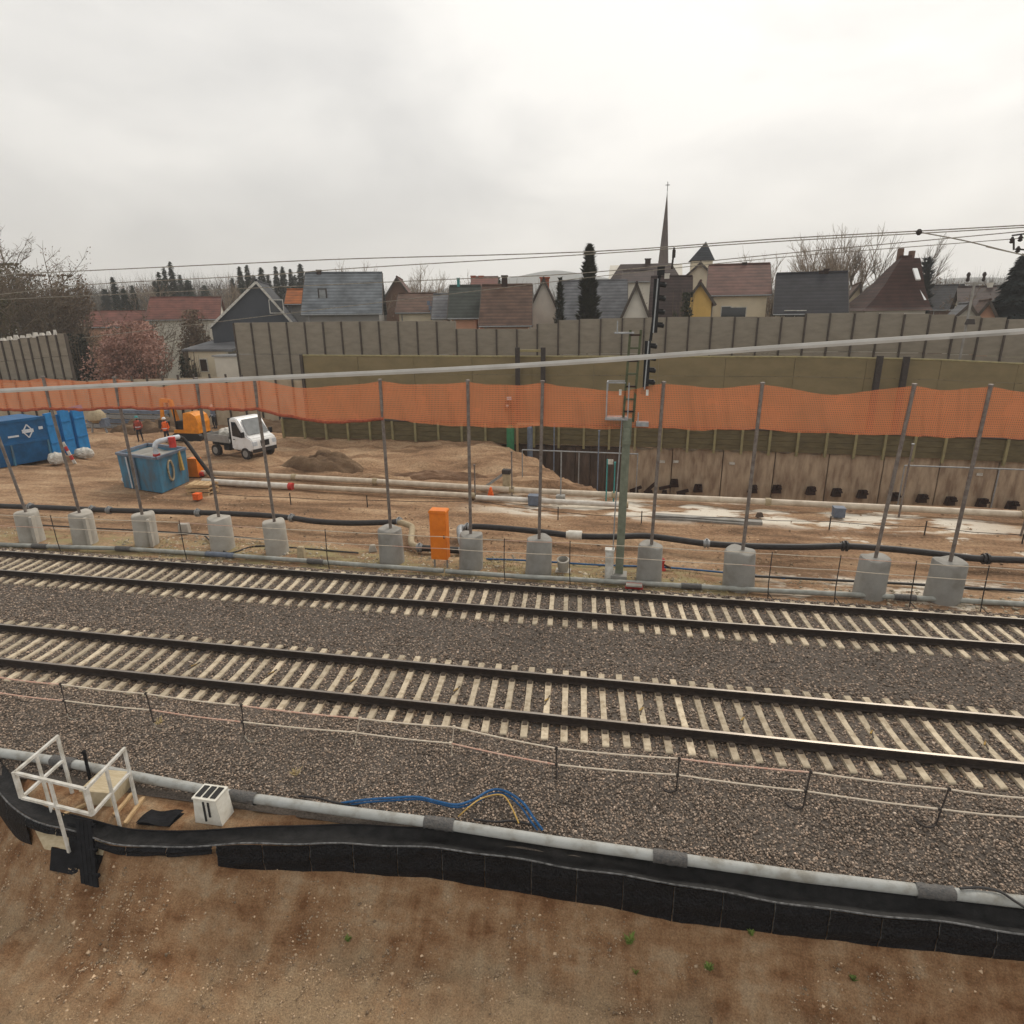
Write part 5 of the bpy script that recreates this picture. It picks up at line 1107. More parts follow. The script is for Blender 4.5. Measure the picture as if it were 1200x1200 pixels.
# --- people
def person(px, py, label, vest, helm, trousers, seed, z=-.28, turn=0, hgt=1.78):
    c = gr(px, py, z); k = hgt / 1.78
    t = thing('person', label, 'person', tuple(c), 'workers on the site', rz=turn)
    mb = MB()
    J = dict(hip=(0, 0, .95), chest=(0, 0, 1.32), neck=(0, 0, 1.5), head=(0, -.02, 1.66))
    def limb(a, b_, r0, r1):
        a = Vector(a); b_ = Vector(b_); P = [a.lerp(b_, f) for f in np.linspace(0, 1, 5)]; mb.tube(P, r0, 10, r1=r1)
        for p, r_ in ((a, r0), (b_, r1)): mb.lathe(p, [(r_ * math.sin(q), -r_ * math.cos(q)) for q in np.linspace(.3, 2.84, 5)], 8)
    limb((0, 0, .92), (0, 0, 1.2), .155, .145); limb((0, 0, 1.2), (0, 0, 1.42), .15, .13); limb((-.15, 0, 1.42), (.15, 0, 1.42), .085, .085)
    limb((0, 0, 1.42), (0, -.01, 1.56), .06, .055); limb((0, -.02, 1.60), (0, -.02, 1.70), .085, .09); limb((0, -.1, 1.63), (0, -.115, 1.62), .02, .015)
    st = .16 if seed % 2 else .08
    limb((-.09, 0, .9), (-.12, -st * .6, .48), .095, .065); limb((-.12, -st * .6, .48), (-.14, st * .3, .08), .062, .045); limb((-.14, st * .3 + .03, .04), (-.14, st * .3 - .17, .035), .05, .04)
    limb((.09, 0, .9), (.12, st * .5, .48), .095, .065); limb((.12, st * .5, .48), (.15, st, .08), .062, .045); limb((.15, st + .03, .04), (.15, st - .17, .035), .05, .04)
    limb((-.2, 0, 1.42), (-.28, .03, 1.14), .058, .046); limb((-.28, .03, 1.14), (-.24, -.16, .95), .044, .034); limb((.2, 0, 1.42), (.27, .05, 1.14), .058, .046); limb((.27, .05, 1.14), (.25, -.14, .96), .044, .034)
    for sx_, y_, z_ in ((-.24, -.18, .92), (.25, -.16, .93)):
        limb((sx_, y_ + .02, z_ + .01), (sx_, y_ - .05, z_ - .05), .036, .03)
        for q in range(4): limb((sx_ - .027 + .018 * q, y_ - .06, z_ - .06), (sx_ - .027 + .018 * q, y_ - .05 + .01 * q, z_ - .13 + .008 * abs(q - 1)), .010, .008)
        limb((sx_ + (.03 if sx_ < 0 else -.03), y_ - .02, z_ - .02), (sx_ + (.045 if sx_ < 0 else -.045), y_ - .06, z_ - .07), .011, .009)
    mb.v = [(p[0] * k * .85, p[1] * k, p[2] * k) for p in mb.v]
    me = mb.mesh('body', [trousers, M['skin']])
    o = mkobj('body', me, t)
    rmod = o.modifiers.new('remesh', 'REMESH'); rmod.mode = 'VOXEL'; rmod.voxel_size = .022; rmod.use_smooth_shade = True
    mb = MB(); mb.lathe((0, 0, 0), [(.19, .90), (.20, 1.0), (.195, 1.2), (.21, 1.4), (.17, 1.49), (.09, 1.53)], 14); mb.v = [(p[0] * k * .9, p[1] * k * .85, p[2] * k) for p in mb.v]; ve = lpart('vest', mb, vest, t, True)
    for s_ in (-1, 1):
        mb = MB(); mb.tube([(s_ * .19 * k * .85, 0, 1.44 * k), (s_ * .285 * k * .85, .04 * k, 1.13 * k), (s_ * .25 * k * .85, -.10 * k, 1.0 * k)], .068, 10, r1=.052); lpart('sleeve', mb, vest, t, True)
    mb = MB(); mb.lathe((0, 0, 1.04), [(.205, 0), (.205, .05)], 14); mb.v = [(p[0] * k * .92, p[1] * k * .88, p[2] * k) for p in mb.v]; lpart('reflective_band', mb, M['print'], ve)
    mb = MB(); mb.lathe((0, -.02 * k, 1.70 * k), [(.135, 0), (.12, .02), (.115, .07), (.07, .12), (.01, .135)], 14); lpart('helmet', mb, helm, t, True)
    mb = MB(); mb.lathe((0, -.02 * k, 1.585 * k), [(.05, 0), (.088, .04), (.094, .1), (.09, .13)], 12); lpart('face', mb, M['skin'], t, True)
    return t
person(197, 520, 'worker in a bright orange jacket and white helmet standing by the excavator', M['orange_red'], M['helmet'], M['navy'], 2)
person(165, 518, 'worker with a red vest and dark trousers walking left of the excavator', mat('vest_red', (.42, .07, .04), (.22, .05, .04), 9, .8), M['teal'], M['navy'], 3, turn=.5)
person(252, 502, 'worker in dark clothes with a white helmet behind the truck bed', M['grey_blue'], M['helmet'], M['navy'], 4, turn=-.6)

# ================================================================== TRENCH WALL AND OLIVE BARRIER
YW = 40.9
t = thing('trench_wall', 'weathered concrete retaining wall on the far side of the trench', 'retaining wall', (8, YW, -5))
xw = -.4; i = 0
while xw < 40:
    w = 3.1; mb = MB()
    mb.grid(lambda u, v: (xw + .03 + (w - .06) * u, YW + .06 * float(fbm(np.array([xw + w * u * 1.0]), np.array([v * 6.0]), 3, 7)[0]), -5.5 + (5.15 + .12 * math.sin(u * 11 + i)) * v), 14, 16)
    mb.box((xw + w / 2, YW + .3, -2.9), (w - .06, .4, 5.0)); part('wall_panel', mb, M['trench_wall'], t, True); xw += w; i += 1
for px, py in ((790, 566), (818, 572), (882, 573), (910, 573), (950, 575), (980, 577), (1010, 579), (1048, 582), (1080, 584), (1113, 587), (1150, 589), (1185, 592)):
    p = at(px, py, YW - .25); mb = MB(); mb.box(p, (.55, .3, .5), rz=.2, taper=.7); mb.box(p + Vector((.1, -.2, .2)), (.2, .3, .2)); mb.cyl(p, p + Vector((.15, -.5, .15)), .07, 7); part('anchor_head', mb, M['rust_dark'], t)
r_ = random.Random(4)
for px, py in ((745, 572), (762, 573), (779, 573), (800, 574)):
    p = at(px, py, YW - .6); mb = MB(); mb.bar(p + Vector((-.35, 0, r_.uniform(-.3, .1))), p + Vector((.35, r_.uniform(-.2, .2), r_.uniform(-.1, .5))), .12, .2); mb.box(p + Vector((0, .1, -.3)), (.4, .3, .4), rz=r_.uniform(-.5, .5), taper=.6); part('anchor_scrap', mb, M['rust_dark'], t)
for px, py in ((776, 541), (792, 541), (858, 543), (1148, 556)):
    p = at(px, py, YW - .06); mb = MB(); mb.box(p, (.32, .04, .16)); part('marker_plate', mb, M['white'], t)
t = thing('lagging_wall', 'dark shored earth wall of the trench left of the signal mast', 'shoring', (-6, YW, -5))
xw = -12.5; i = 0
while xw < -.6:
    mb = MB(); mb.grid(lambda u, v: (xw + .02 + .96 * u, YW + .1 + .10 * float(fbm(np.array([(xw + u) * 2.0]), np.array([v * 5.0]), 3, 17)[0]), -5.5 + 5.1 * v), 6, 14); mb.box((xw + .5, YW + .4, -2.9), (.96, .4, 5.0)); part('shoring_plank', mb, M['trench_dark'], t, True); xw += 1.0; i += 1
# lower olive lagging strip with posts
t = thing('lagging_fence', 'low olive timber strip with upright posts on top of the trench wall', 'fence', (0, 40.7, -.4))
zt = lambda x: float(np.interp(x, [-25, 0, 12, 24, 40], [1.15, 1.1, 1.0, .75, .6])); zl = lambda x: float(np.interp(x, [-25, 0, 12, 24, 40], [-.15, -.22, -.35, -.6, -.8]))
xw = -24.0
sp_ = 1.62
while xw < 40:
    for k in range(4):
        a0 = k / 4; z00 = zl(xw) + (zt(xw) - zl(xw)) * a0; z01 = zl(xw) + (zt(xw) - zl(xw)) * (a0 + .25)
        mb = MB(); mb.box((xw + sp_ / 2, 40.72 + .015 * ((k * 7 + int(xw)) % 3), (z00 + z01) / 2), (sp_ - .14, .08, (z01 - z00) - .015)); part('lagging_board', mb, M['lagging'], t)
    mb = MB(); mb.bar((xw, 40.62, zl(xw) - .2), (xw, 40.62, zt(xw)), .16, .14); part('post', mb, M['olive_dark'], t); xw += sp_
mb = MB(); mb.tube([(x, 40.66, zt(x) + .03) for x in np.arange(-24, 40.1, 4)], .07, 6); part('top_beam', mb, M['noise_post'], t)  # dark tube painting the shadow line along the top of the strip
# upper olive barrier
YO = 41.6
t = thing('olive_barrier', 'long plain olive noise barrier behind the orange net', 'noise barrier', (0, YO, 0))
zo = lambda x: float(np.interp(x, [-26, -10, 10, 17, 22, 30, 60], [5.35, 5.28, 5.28, 5.15, 4.9, 4.7, 4.5]))
xo = at(356, 430, YO).x; xw = xo; i = 0
while xw < 60:
    w = 4.0
    for k in range(5):
        z0 = -.3 + (zo(xw) + .3) * k / 5; z1 = -.3 + (zo(xw) + .3) * (k + 1) / 5; z0b = -.3 + (zo(xw + w) + .3) * k / 5; z1b = -.3 + (zo(xw + w) + .3) * (k + 1) / 5
        mb = MB(); dd = .02 * ((k + i) % 2)
        vs = [(xw + .01, YO + dd, z0 + .012), (xw + w - .01, YO + dd, z0b + .012), (xw + w - .01, YO + dd, z1b - .012), (xw + .01, YO + dd, z1 - .012)]; vs += [(p[0], p[1] + .14, p[2]) for p in vs]
        mb.add(vs, [(0, 1, 2, 3), (7, 6, 5, 4), (0, 4, 5, 1), (1, 5, 6, 2), (2, 6, 7, 3), (3, 7, 4, 0)]); part('barrier_plank', mb, M['olive'], t)
    xw += w; i += 1
mb = MB(); mb.tube([(x, YO + .05, zo(x) + .04) for x in np.arange(xo, 60, 2.0)], .075, 6); part('cap_rail', mb, M['olive_dark'], t)
mb = MB(); mb.bar((xo - .12, YO, -.3), (xo - .12, YO, zo(xo) + .1), .18); part('end_post', mb, M['noise_post'], t)
for px, ptop, pbot in ((605, 411, 520), (635, 411, 520), (1029, 421, 500), (1060, 422, 566)):
    p = at(px, ptop, YO - .35); q = at(px, pbot, YO - .35); mb = MB()
    mb.box((p.x, p.y, (p.z + .2) / 2 - .3), (.12, .22, p.z + .8)); mb.box((p.x + .1, p.y - .1, (p.z + .2) / 2 - .3), (.30, .05, p.z + .8)); part('steel_column', mb, M['iron'], t)
p = at(605, 411, YO - .35); q = at(635, 411, YO - .35); mb = MB(); mb.bar(p, q, .15); part('column_head_beam', mb, M['olive_dark'], t)
# timber frame below and stands
p = at(606, 497, 39.5); q = at(634, 497, 39.5); t = thing('timber_portal', 'small pale timber frame at the end of the trench below the column pair', 'frame', (p.x, 39.5, -.4))
for a in (p, q): mb = MB(); mb.bar((a.x, 39.5, -1.2), (a.x, 39.5, a.z), .14); part('post', mb, M['wood'], t)
mb = MB(); mb.bar((p.x, 39.5, p.z), (q.x, 39.5, q.z), .14); part('lintel', mb, M['wood'], t)
for px, p0, p1, w_, m_, lab in ((598, 499, 528, .5, 'green_paint', 'green upright steel tank left of the timber frame'), (621, 500, 530, .35, 'grey_blue', 'blue grey upright cylinder inside the timber frame')):
    a = at(px, p0, 39.0); b_ = at(px, p1, 39.0); t = thing('upright_tank', lab, 'tank', (a.x, 39.0, b_.z - .2)); mb = MB(); mb.cyl((a.x, 39, b_.z - .3), (a.x, 39, a.z - .08), w_ / 2, 12); part('shell', mb, M[m_], t, True); mb = MB(); mb.lathe((a.x, 39, a.z - .08), [(w_ / 2, 0), (w_ * .35, .08), (.05, .12)], 12); part('dome', mb, M[m_], t, True)
# vehicle seen through the net
p = at(597, 474, 41.2); t = thing('red_lamp_unit', 'dark red lamp unit fixed on the olive barrier behind the net', 'lamp unit', (p.x, 41.2, p.z - .3))
mb = MB(); mb.box(p, (.7, .4, .5), taper=.8); part('housing', mb, M['rust_dark'], t); mb = MB(); mb.cyl(p + Vector((-.1, -.22, -.05)), p + Vector((-.1, -.26, -.05)), .1, 10); part('lens', mb, M['white'], t); mb = MB(); mb.box(p + Vector((0, 0, .4)), (.3, .2, .2)); part('top_cap', mb, M['print'], t)
for s_ in (-.25, .25): mb = MB(); mb.box(p + Vector((s_, 0, -.35)), (.15, .3, .2)); part('foot', mb, M['rust_dark'], t)

# ================================================================== GREY NOISE WALL
def noise_wall(label, Yw, pxs, tops, zbot, rows, xgap, group=None):
    a = at(pxs[0], 400, Yw).x; b_ = at(pxs[1], 400, Yw).x
    t = thing('noise_wall', label, 'noise wall', (a, Yw, zbot), group)
    tx = [at(px, py, Yw).x for px, py in tops]; tz = [at(px, py, Yw).z for px, py in tops]
    x = a
    while x < b_ - .2:
        zt_ = float(np.interp(x + xgap / 2, tx, tz)); hs = np.linspace(zbot, zt_, rows + 1)
        for k in range(rows):
            mb = MB(); mb.box((x + xgap / 2, Yw + .02 * ((k + int(x * 3)) % 2), (hs[k] + hs[k + 1]) / 2), (xgap - .12, .16, hs[k + 1] - hs[k] - .035)); part('panel', mb, M['noise'], t)
        mb = MB(); mb.box((x, Yw - .05, (zbot + zt_) / 2 - .03), (.11, .24, zt_ - zbot - .02)); part('post', mb, M['noise_post'], t); x += xgap
    mb = MB(); mb.box((x, Yw - .05, (zbot + zt_) / 2 - .03), (.11, .24, zt_ - zbot - .02)); part('post', mb, M['noise_post'], t)
    return t
noise_wall('long grey brown noise wall with upright posts in front of the village houses', 52.0, (277, 1420), ((270, 378), (438, 376), (440, 376), (538, 376), (544, 385), (640, 385), (643, 376), (700, 373), (800, 371), (944, 371), (948, 367), (1010, 366), (1100, 368), (1200, 374), (1420, 385)), -.5, 3, 1.66)
tw = noise_wall('short grey noise wall with white caps at the left picture edge', 47.0, (-160, 76), ((-160, 418), (0, 400), (76, 390)), -.5, 4, .92)
lab_k = 0
for k in range(9):
    p = at(4 + k * 7.6, 399 - k * 1.0, 47.0); mb = MB(); mb.box(p + Vector((0, 0, .10)), (.42, .3, .22 + .1 * (k % 3)), rz=.3 * k, taper=.6); part('cap_stone', mb, M['bag'], tw)
# beige hoarding behind the left part
t = thing('site_hoarding', 'beige sheet hoarding with posts behind the excavator and truck', 'hoarding', (-38, 45.5, -.4))
x = -62.0
while x < -24.6:
    zt_ = float(np.interp(x, [-62, -53, -44, -32, -25], [2.9, 2.9, 3.15, 3.55, 3.3])); mb = MB(); mb.box((x + .7, 45.5, zt_ / 2 - .2), (1.34, .06, zt_ + .3)); part('sheet', mb, M['hoard'], t); mb = MB(); mb.box((x, 45.42, zt_ / 2 - .1), (.1, .14, zt_ + .6)); part('post', mb, M['noise_post'], t); x += 1.4

# ================================================================== VILLAGE
WALLS = {k: mat('wall_' + k, rgb(h), tuple(v * .86 for v in rgb(h)), .8, .9, .1, 8) for k, h in dict(white='D8D2C6', cream='D9CDB4', yellow='D9B268', pink='C99A80', slate='4A4E54', grey='8C8A86', brick='A4583C', brown='6B5346').items()}
ROOFS = {k: roof_mat('roof_' + k, rgb(h), tuple(v * .72 for v in rgb(h))) for k, h in dict(red='7E4C40', brown='6E5344', redbrown='745046', dark='3E3E42', slate='45494F', steel='7C8287', green='4C524C', orange='B0642C', grey='7E7F82', dbrown='4A3A36', black='34343A', maroon='4E322A').items()}
def gable(label, x0, x1, Yf, dep, ze, zr, axis, wall, roof, name='house', cat='house', windows=(), chim=(), zb=-.5, ov=.35, ridge_f=.5, extra=None, hip=0, group='village houses'):
    """axis 'x': ridge along x, roof slope faces the camera; 'y': gable faces the camera"""
    th = math.atan2((x0 + x1) / 2, Yf) * .74; xc_ = (x0 + x1) / 2; hw_ = (x1 - x0) / 2 * math.cos(th); x0, x1 = xc_ - hw_, xc_ + hw_
    t = thing(name, label, cat, ((x0 + x1) / 2, Yf, zb), group, rz=-th)
    mb = MB(); y0, y1 = Yf, Yf + dep
    if axis == 'x':
        ym = y0 + dep * ridge_f
        mb.prism([(y0, zb), (y1, zb), (y1, ze), (ym, zr - .12), (y0, ze)], x0, x1, 'x'); part('wall', mb, WALLS[wall], t)
        sl = (zr - ze) / (ym - y0); sl2 = (zr - ze) / (y1 - ym)
        mb = MB(); mb.prism([(y0 - ov, ze - ov * sl), (ym, zr), (ym, zr + .18), (y0 - ov, ze - ov * sl + .18)], x0 - ov + hip * 0, x1 + ov, 'x')
        if hip:
            vs = [(x0 - ov, y0 - ov, ze), (x1 + ov, y0 - ov, ze), (x1 + ov, y1 + ov, ze), (x0 - ov, y1 + ov, ze), (x0 + hip, ym, zr), (x1 - hip, ym, zr)]
            mb = MB(); mb.add(vs, [(0, 1, 5, 4), (1, 2, 5), (2, 3, 4, 5), (3, 0, 4), (0, 3, 2, 1)])
        else: mb.prism([(y1 + ov, ze - ov * sl2), (ym, zr), (ym, zr + .18), (y1 + ov, ze - ov * sl2 + .18)], x0 - ov, x1 + ov, 'x')
        rf = part('roof', mb, ROOFS[roof], t)
        if not hip:
            mb = MB(); mb.tube([(x0 - ov, ym, zr + .17), (x1 + ov, ym, zr + .17)], .13, 6); part('ridge_cap', mb, ROOFS[roof], rf)
            mb = MB(); mb.tube([(x0 - ov, y0 - ov - .06, ze - ov * sl + .08), (x1 + ov, y0 - ov - .06, ze - ov * sl + .08)], .07, 6); part('gutter', mb, M['galv'], rf)
            mb = MB(); mb.tube([(x0 + .3, y0 - .1, zb), (x0 + .3, y0 - .1, ze - .2)], .05, 6); part('downpipe', mb, M['galv'], t)
            for sgn in (x0 - ov - .03, x1 + ov + .03): mb = MB(); mb.bar((sgn, y0 - ov, ze - ov * sl + .06), (sgn, ym, zr + .06), .06, .2); part('bargeboard', mb, M['noise_post'], rf)
    else:
        xm = x0 + (x1 - x0) * ridge_f
        mb.prism([(x0, zb), (x1, zb), (x1, ze), (xm, zr - .12), (x0, ze)], y0, y1, 'y'); part('wall', mb, WALLS[wall], t)
        s0 = (zr - ze) / (xm - x0); s1 = (zr - ze) / (x1 - xm)
        mb = MB(); mb.prism([(x0 - ov, ze - ov * s0), (xm, zr), (xm, zr + .2), (x0 - ov, ze - ov * s0 + .2)], y0 - ov, y1 + ov, 'y'); mb.prism([(x1 + ov, ze - ov * s1), (xm, zr), (xm, zr + .2), (x1 + ov, ze - ov * s1 + .2)], y0 - ov, y1 + ov, 'y')
        rf = part('roof', mb, ROOFS[roof], t)
        for a_, b_ in (((x0 - ov, ze - ov * s0 + .04), (xm, zr + .04)), ((xm, zr + .04), (x1 + ov, ze - ov * s1 + .04))): mb = MB(); mb.bar((a_[0], y0 - ov - .04, a_[1]), (b_[0], y0 - ov - .04, b_[1]), .06, .22); part('bargeboard', mb, M['noise_post'] if wall != 'slate' else M['white'], rf)
        mb = MB(); mb.tube([(xm, y0 - ov, zr + .2), (xm, y1 + ov, zr + .2)], .12, 6); part('ridge_cap', mb, ROOFS[roof], rf)
    for (wx, wz, ww, wh) in windows:
        mb = MB(); mb.box((wx, y0 - .03, wz), (ww + .16, .10, wh + .16)); wf = part('window_frame', mb, M['white'], t)
        mb = MB(); mb.box((wx, y0 - .075, wz), (ww, .03, wh)); part('pane', mb, M['glass'], wf)
    for (cx, cy, cz0, cz1, cw, cm) in chim:
        mb = MB(); mb.box((cx, cy, (cz0 + cz1) / 2), (cw, cw, cz1 - cz0)); mb.box((cx, cy, cz1 + .05), (cw * 1.2, cw * 1.2, .12)); part('chimney', mb, cm, rf)
    return t, rf
def hx(px, Y_, py=350): return at(px, py, Y_).x
def hzz(px, py, Y_): return at(px, py, Y_).z
def house_px(label, pl, pr_, pe, prg, Yf, dep, axis, wall, roof, chim=(), wins=(), **kw):
    x0, x1 = hx(pl, Yf, pe), hx(pr_, Yf, pe); pm = (pl + pr_) / 2
    ze = hzz(pm, pe, Yf); rfk = kw.get('ridge_f', .5)
    zr = hzz(pm, prg, Yf + (dep * rfk if axis == 'x' else 0))
    ch = []
    for (cpx, ctop, w, m_) in chim:
        cy = Yf + dep * .5 if axis == 'x' else Yf + dep * .4
        c = at(cpx, ctop, cy); ch.append((c.x, cy, zr - 1.6, c.z, w, m_))
    ws = [(hx(a, Yf), hzz(a, b_, Yf), w, h) for a, b_, w, h in wins]
    return gable(label, x0, x1, Yf, dep, ze, zr, axis, wall, roof, windows=ws, chim=ch, **kw)
CH = M['rust_dark']; CHR = WALLS['brick']
house_px('low house with a faded red roof behind the pink bush at far left', 104, 163, 383, 366, 80, 9, 'x', 'pink', 'red')
house_px('white house with a long red brown roof left of the dark slate house', 178, 252, 374, 350, 82, 10, 'x', 'white', 'red', wins=((247, 385, .9, 1.3),))
house_px('dark slate clad house with an uneven gable and a pale attic window', 252, 343, 382, 331, 62, 9, 'y', 'slate', 'slate', ridge_f=.6, ov=.25, wins=((319, 359, 1.25, 1.2),))
house_px('small building with a bright orange roof between the slate and the steel roofed houses', 338, 362, 356, 341, 70, 6, 'x', 'grey', 'orange')
t, rf = house_px('house with a large smooth steel grey roof and one skylight', 360, 443, 366, 322, 60, 9, 'x', 'grey', 'steel', chim=((393, 318, .45, CH),))
p0 = at(386, 346, 61.5); mb = MB(); mb.box(p0 + Vector((0, 0, .05)), (.85, .1, 1.15)); f_ = part('skylight', mb, M['iron'], rf); mb = MB(); mb.box(p0 + Vector((0, -.07, .05)), (.6, .06, .9)); part('pane', mb, M['glass_pale'], f_)
house_px('small red brown gabled house behind the steel roofed house', 452, 481, 348, 326, 84, 8, 'y', 'brown', 'redbrown')
house_px('house with a low brown roof left of the solar panels', 468, 506, 366, 346, 66, 8, 'x', 'cream', 'brown')
t, rf = house_px('narrow house with solar panels on its steep roof', 507, 524, 374, 347, 63, 7, 'x', 'white', 'grey', ov=.1)
for a in range(3):
    for b2 in range(4):
        f0 = .15 + .2 * b2; p0 = at(509.5 + 5 * a, 372 - 5.6 * b2, 63 + 3.5 * (b2 + .5) / 4.4 - .12); mb = MB(); mb.box(p0, (.33, .05, .42)); part('solar_panel', mb, M['grey_blue'], rf)
house_px('house with a dark green grey roof and a thin green chimney', 529, 558, 371, 337, 62, 7, 'x', 'pink', 'green', chim=((545, 327, .28, M['teal']),))
house_px('tall building with an orange red roof showing above the brown tiled house', 554, 580, 336, 326, 95, 8, 'x', 'brick', 'red', chim=((560, 324, .7, CHR), (569, 324, .7, CHR)))
house_px('house with a large brown tiled roof and a dark chimney', 566, 619, 380, 336, 60, 9, 'x', 'pink', 'brown', chim=((599, 324, .55, CH),))
house_px('white house with a steep red brick gable left of the thin cypress', 622, 652, 360, 328, 66, 8, 'y', 'white', 'redbrown', chim=((642, 326, .9, CHR),))
house_px('house with a light grey tiled roof behind the tall dark cypress', 656, 731, 374, 331, 64, 8, 'x', 'white', 'grey')
house_px('white gabled house with brown bargeboards left of the signal mast head', 729, 760, 371, 334, 58, 7, 'y', 'white', 'dbrown')
house_px('house with a dark brown roof behind the signal mast head', 764, 806, 371, 326, 68, 8, 'x', 'brown', 'dbrown', chim=((780, 322, .5, WALLS['white']),))
house_px('parish hall with a long brown roof left of the church spire', 712, 800, 336, 309, 96, 10, 'x', 'white', 'dbrown', hip=1.5, chim=((759, 304, .8, CH),))
house_px('small white dormer building below the parish hall roof', 732, 762, 330, 319, 88, 6, 'x', 'white', 'dbrown')
house_px('narrow house with a golden yellow gable and red roof left of the cream house', 805, 834, 352, 332, 60, 7, 'y', 'yellow', 'redbrown')
house_px('broad cream house with a reddish brown roof, largest right of the spire', 832, 899, 345, 312, 66, 10, 'x', 'cream', 'redbrown', wins=((852, 366, .8, 1.0), (866, 367, 1.4, 1.0)), chim=((866, 309, .4, CH),))
house_px('cream twin gabled house next to the pyramid roofed tower', 797, 842, 330, 309, 78, 8, 'y', 'cream', 'brown')
house_px('black roofed house with two small rooflights', 911, 988, 366, 322, 62, 9, 'x', 'white', 'black', chim=((951, 319, .4, CH), (957, 317, .4, CH)), wins=((928, 370, .8, .8), (940, 370, .8, .8)))
house_px('small cream gabled house right of the black roofed house', 985, 1010, 362, 334, 72, 7, 'y', 'cream', 'brown', ridge_f=.75)
# steep hip roof house
x0, x1 = hx(1012, 60), hx(1096, 60); ze = hzz(1050, 364, 60); zr = hzz(1058, 303, 64)
t = thing('house', 'house with a very steep dark brown hipped roof and two tall chimneys', 'house', ((x0 + x1) / 2, 64, -.5), 'village houses')
mb = MB(); mb.box(((x0 + x1) / 2, 64, (ze - .5) / 2), (x1 - x0 - .8, 7.2, ze + .5)); part('wall', mb, WALLS['white'], t)
def ring_(f): 
    xa_, xb_ = x0 + (hx(1047, 64) - x0) * f, x1 + (hx(1068, 64) - x1) * f
    fl = .10 * (1 - f) ** 6; return [(xa_, 60 + 3.6 * f), (xb_, 60 + 3.6 * f), (xb_, 68 - 3.6 * f), (xa_, 68 - 3.6 * f)]
mb = MB(); vs = []
for f, zf in ((0, 0), (.12, .06), (.3, .2), (.6, .5), (.85, .83), (1, 1)): vs += [(x, y, ze + (zr - ze) * zf) for x, y in ring_(f)]
mb.add(vs, [(i * 4 + j, i * 4 + (j + 1) % 4, i * 4 + 4 + (j + 1) % 4, i * 4 + 4 + j) for i in range(5) for j in range(4)] + [(3, 2, 1, 0), (20, 21, 22, 23)])
rf = part('roof', mb, ROOFS['maroon'], t)
for cpx, ct in ((1056, 291), (1069, 294)): c = at(cpx, ct, 64.5); mb = MB(); mb.box((c.x, 64.5, (c.z + zr - 1) / 2), (.38, .45, c.z - zr + 1)); part('chimney', mb, WALLS['brown'], rf)
mb = MB(); c = at(1062, 298, 64); mb.box((c.x, 64, c.z - .45), (.8, .5, .7)); part('ridge_turret', mb, ROOFS['maroon'], rf)
for (pa_, pb_) in (((1070, 315), (1074, 328)), ((1076, 336), (1083, 352))):
    a, b_ = at(*pa_, 62.2), at(*pb_, 61.2); mb = MB(); mb.bar(a + Vector((.1, -.1, 0)), b_ + Vector((.1, -.1, 0)), .35, .12); part('roof_window', mb, M['truck'], rf)  # white bars put the bright glint on the hip roof into colour, as windows
house_px('small white gabled house low behind the noise wall at right', 1122, 1144, 370, 358, 58, 6, 'y', 'white', 'grey')
house_px('house with a dark brown roof and white gable strips near the right conifer', 1128, 1168, 360, 338, 76, 8, 'x', 'white', 'dbrown', chim=((1143, 333, .5, WALLS['white']),))
house_px('small tan roofed house beside the right conifer', 1146, 1166, 370, 354, 62, 6, 'y', 'pink', 'brown')
house_px('distant dark roofed house in the trees right of the steep hipped roof', 1092, 1126, 362, 336, 90, 8, 'x', 'brown', 'dark')
# garage with flat roof by the left
p = at(216, 412, 57); q = at(268, 412, 57); t = thing('garage', 'low garage with a flat moss grey roof below the slate house', 'garage', ((p.x + q.x) / 2, 59, -.5))
mb = MB(); mb.box(((p.x + q.x) / 2, 60, (p.z - .4) / 2), (q.x - p.x - .5, 5.6, p.z + .4)); part('wall', mb, WALLS['cream'], t)
mb = MB(); mb.prism([(57, 0), (62.5, .75), (62.5, .95), (57, .2)], p.x - .3, q.x + .3, 'x'); mb.v = [(a[0], a[1], a[2] + p.z) for a in mb.v]; part('roof', mb, ROOFS['grey'], t)
c = at(239, 428, 57.15); mb = MB(); mb.box((c.x, 57.17, c.z), (.9, .08, 1.3)); f_ = part('window_frame', mb, M['white'], t); mb = MB(); mb.box((c.x, 57.12, c.z), (.7, .04, 1.1)); part('pane', mb, M['rust_dark'], f_)
p = at(250, 418, 55); q = at(280, 418, 55); t = thing('white_shed', 'white shed wall at the left end of the grey noise wall', 'shed', ((p.x + q.x) / 2, 56.5, -.5))
mb = MB(); mb.box(((p.x + q.x) / 2, 56.6, (p.z - .5) / 2), (q.x - p.x, 3, p.z + .5)); part('wall', mb, WALLS['white'], t); mb = MB(); mb.box(((p.x + q.x) / 2, 56.6, p.z + .06), (q.x - p.x + .3, 3.3, .14)); part('roof', mb, M['galv'], t)
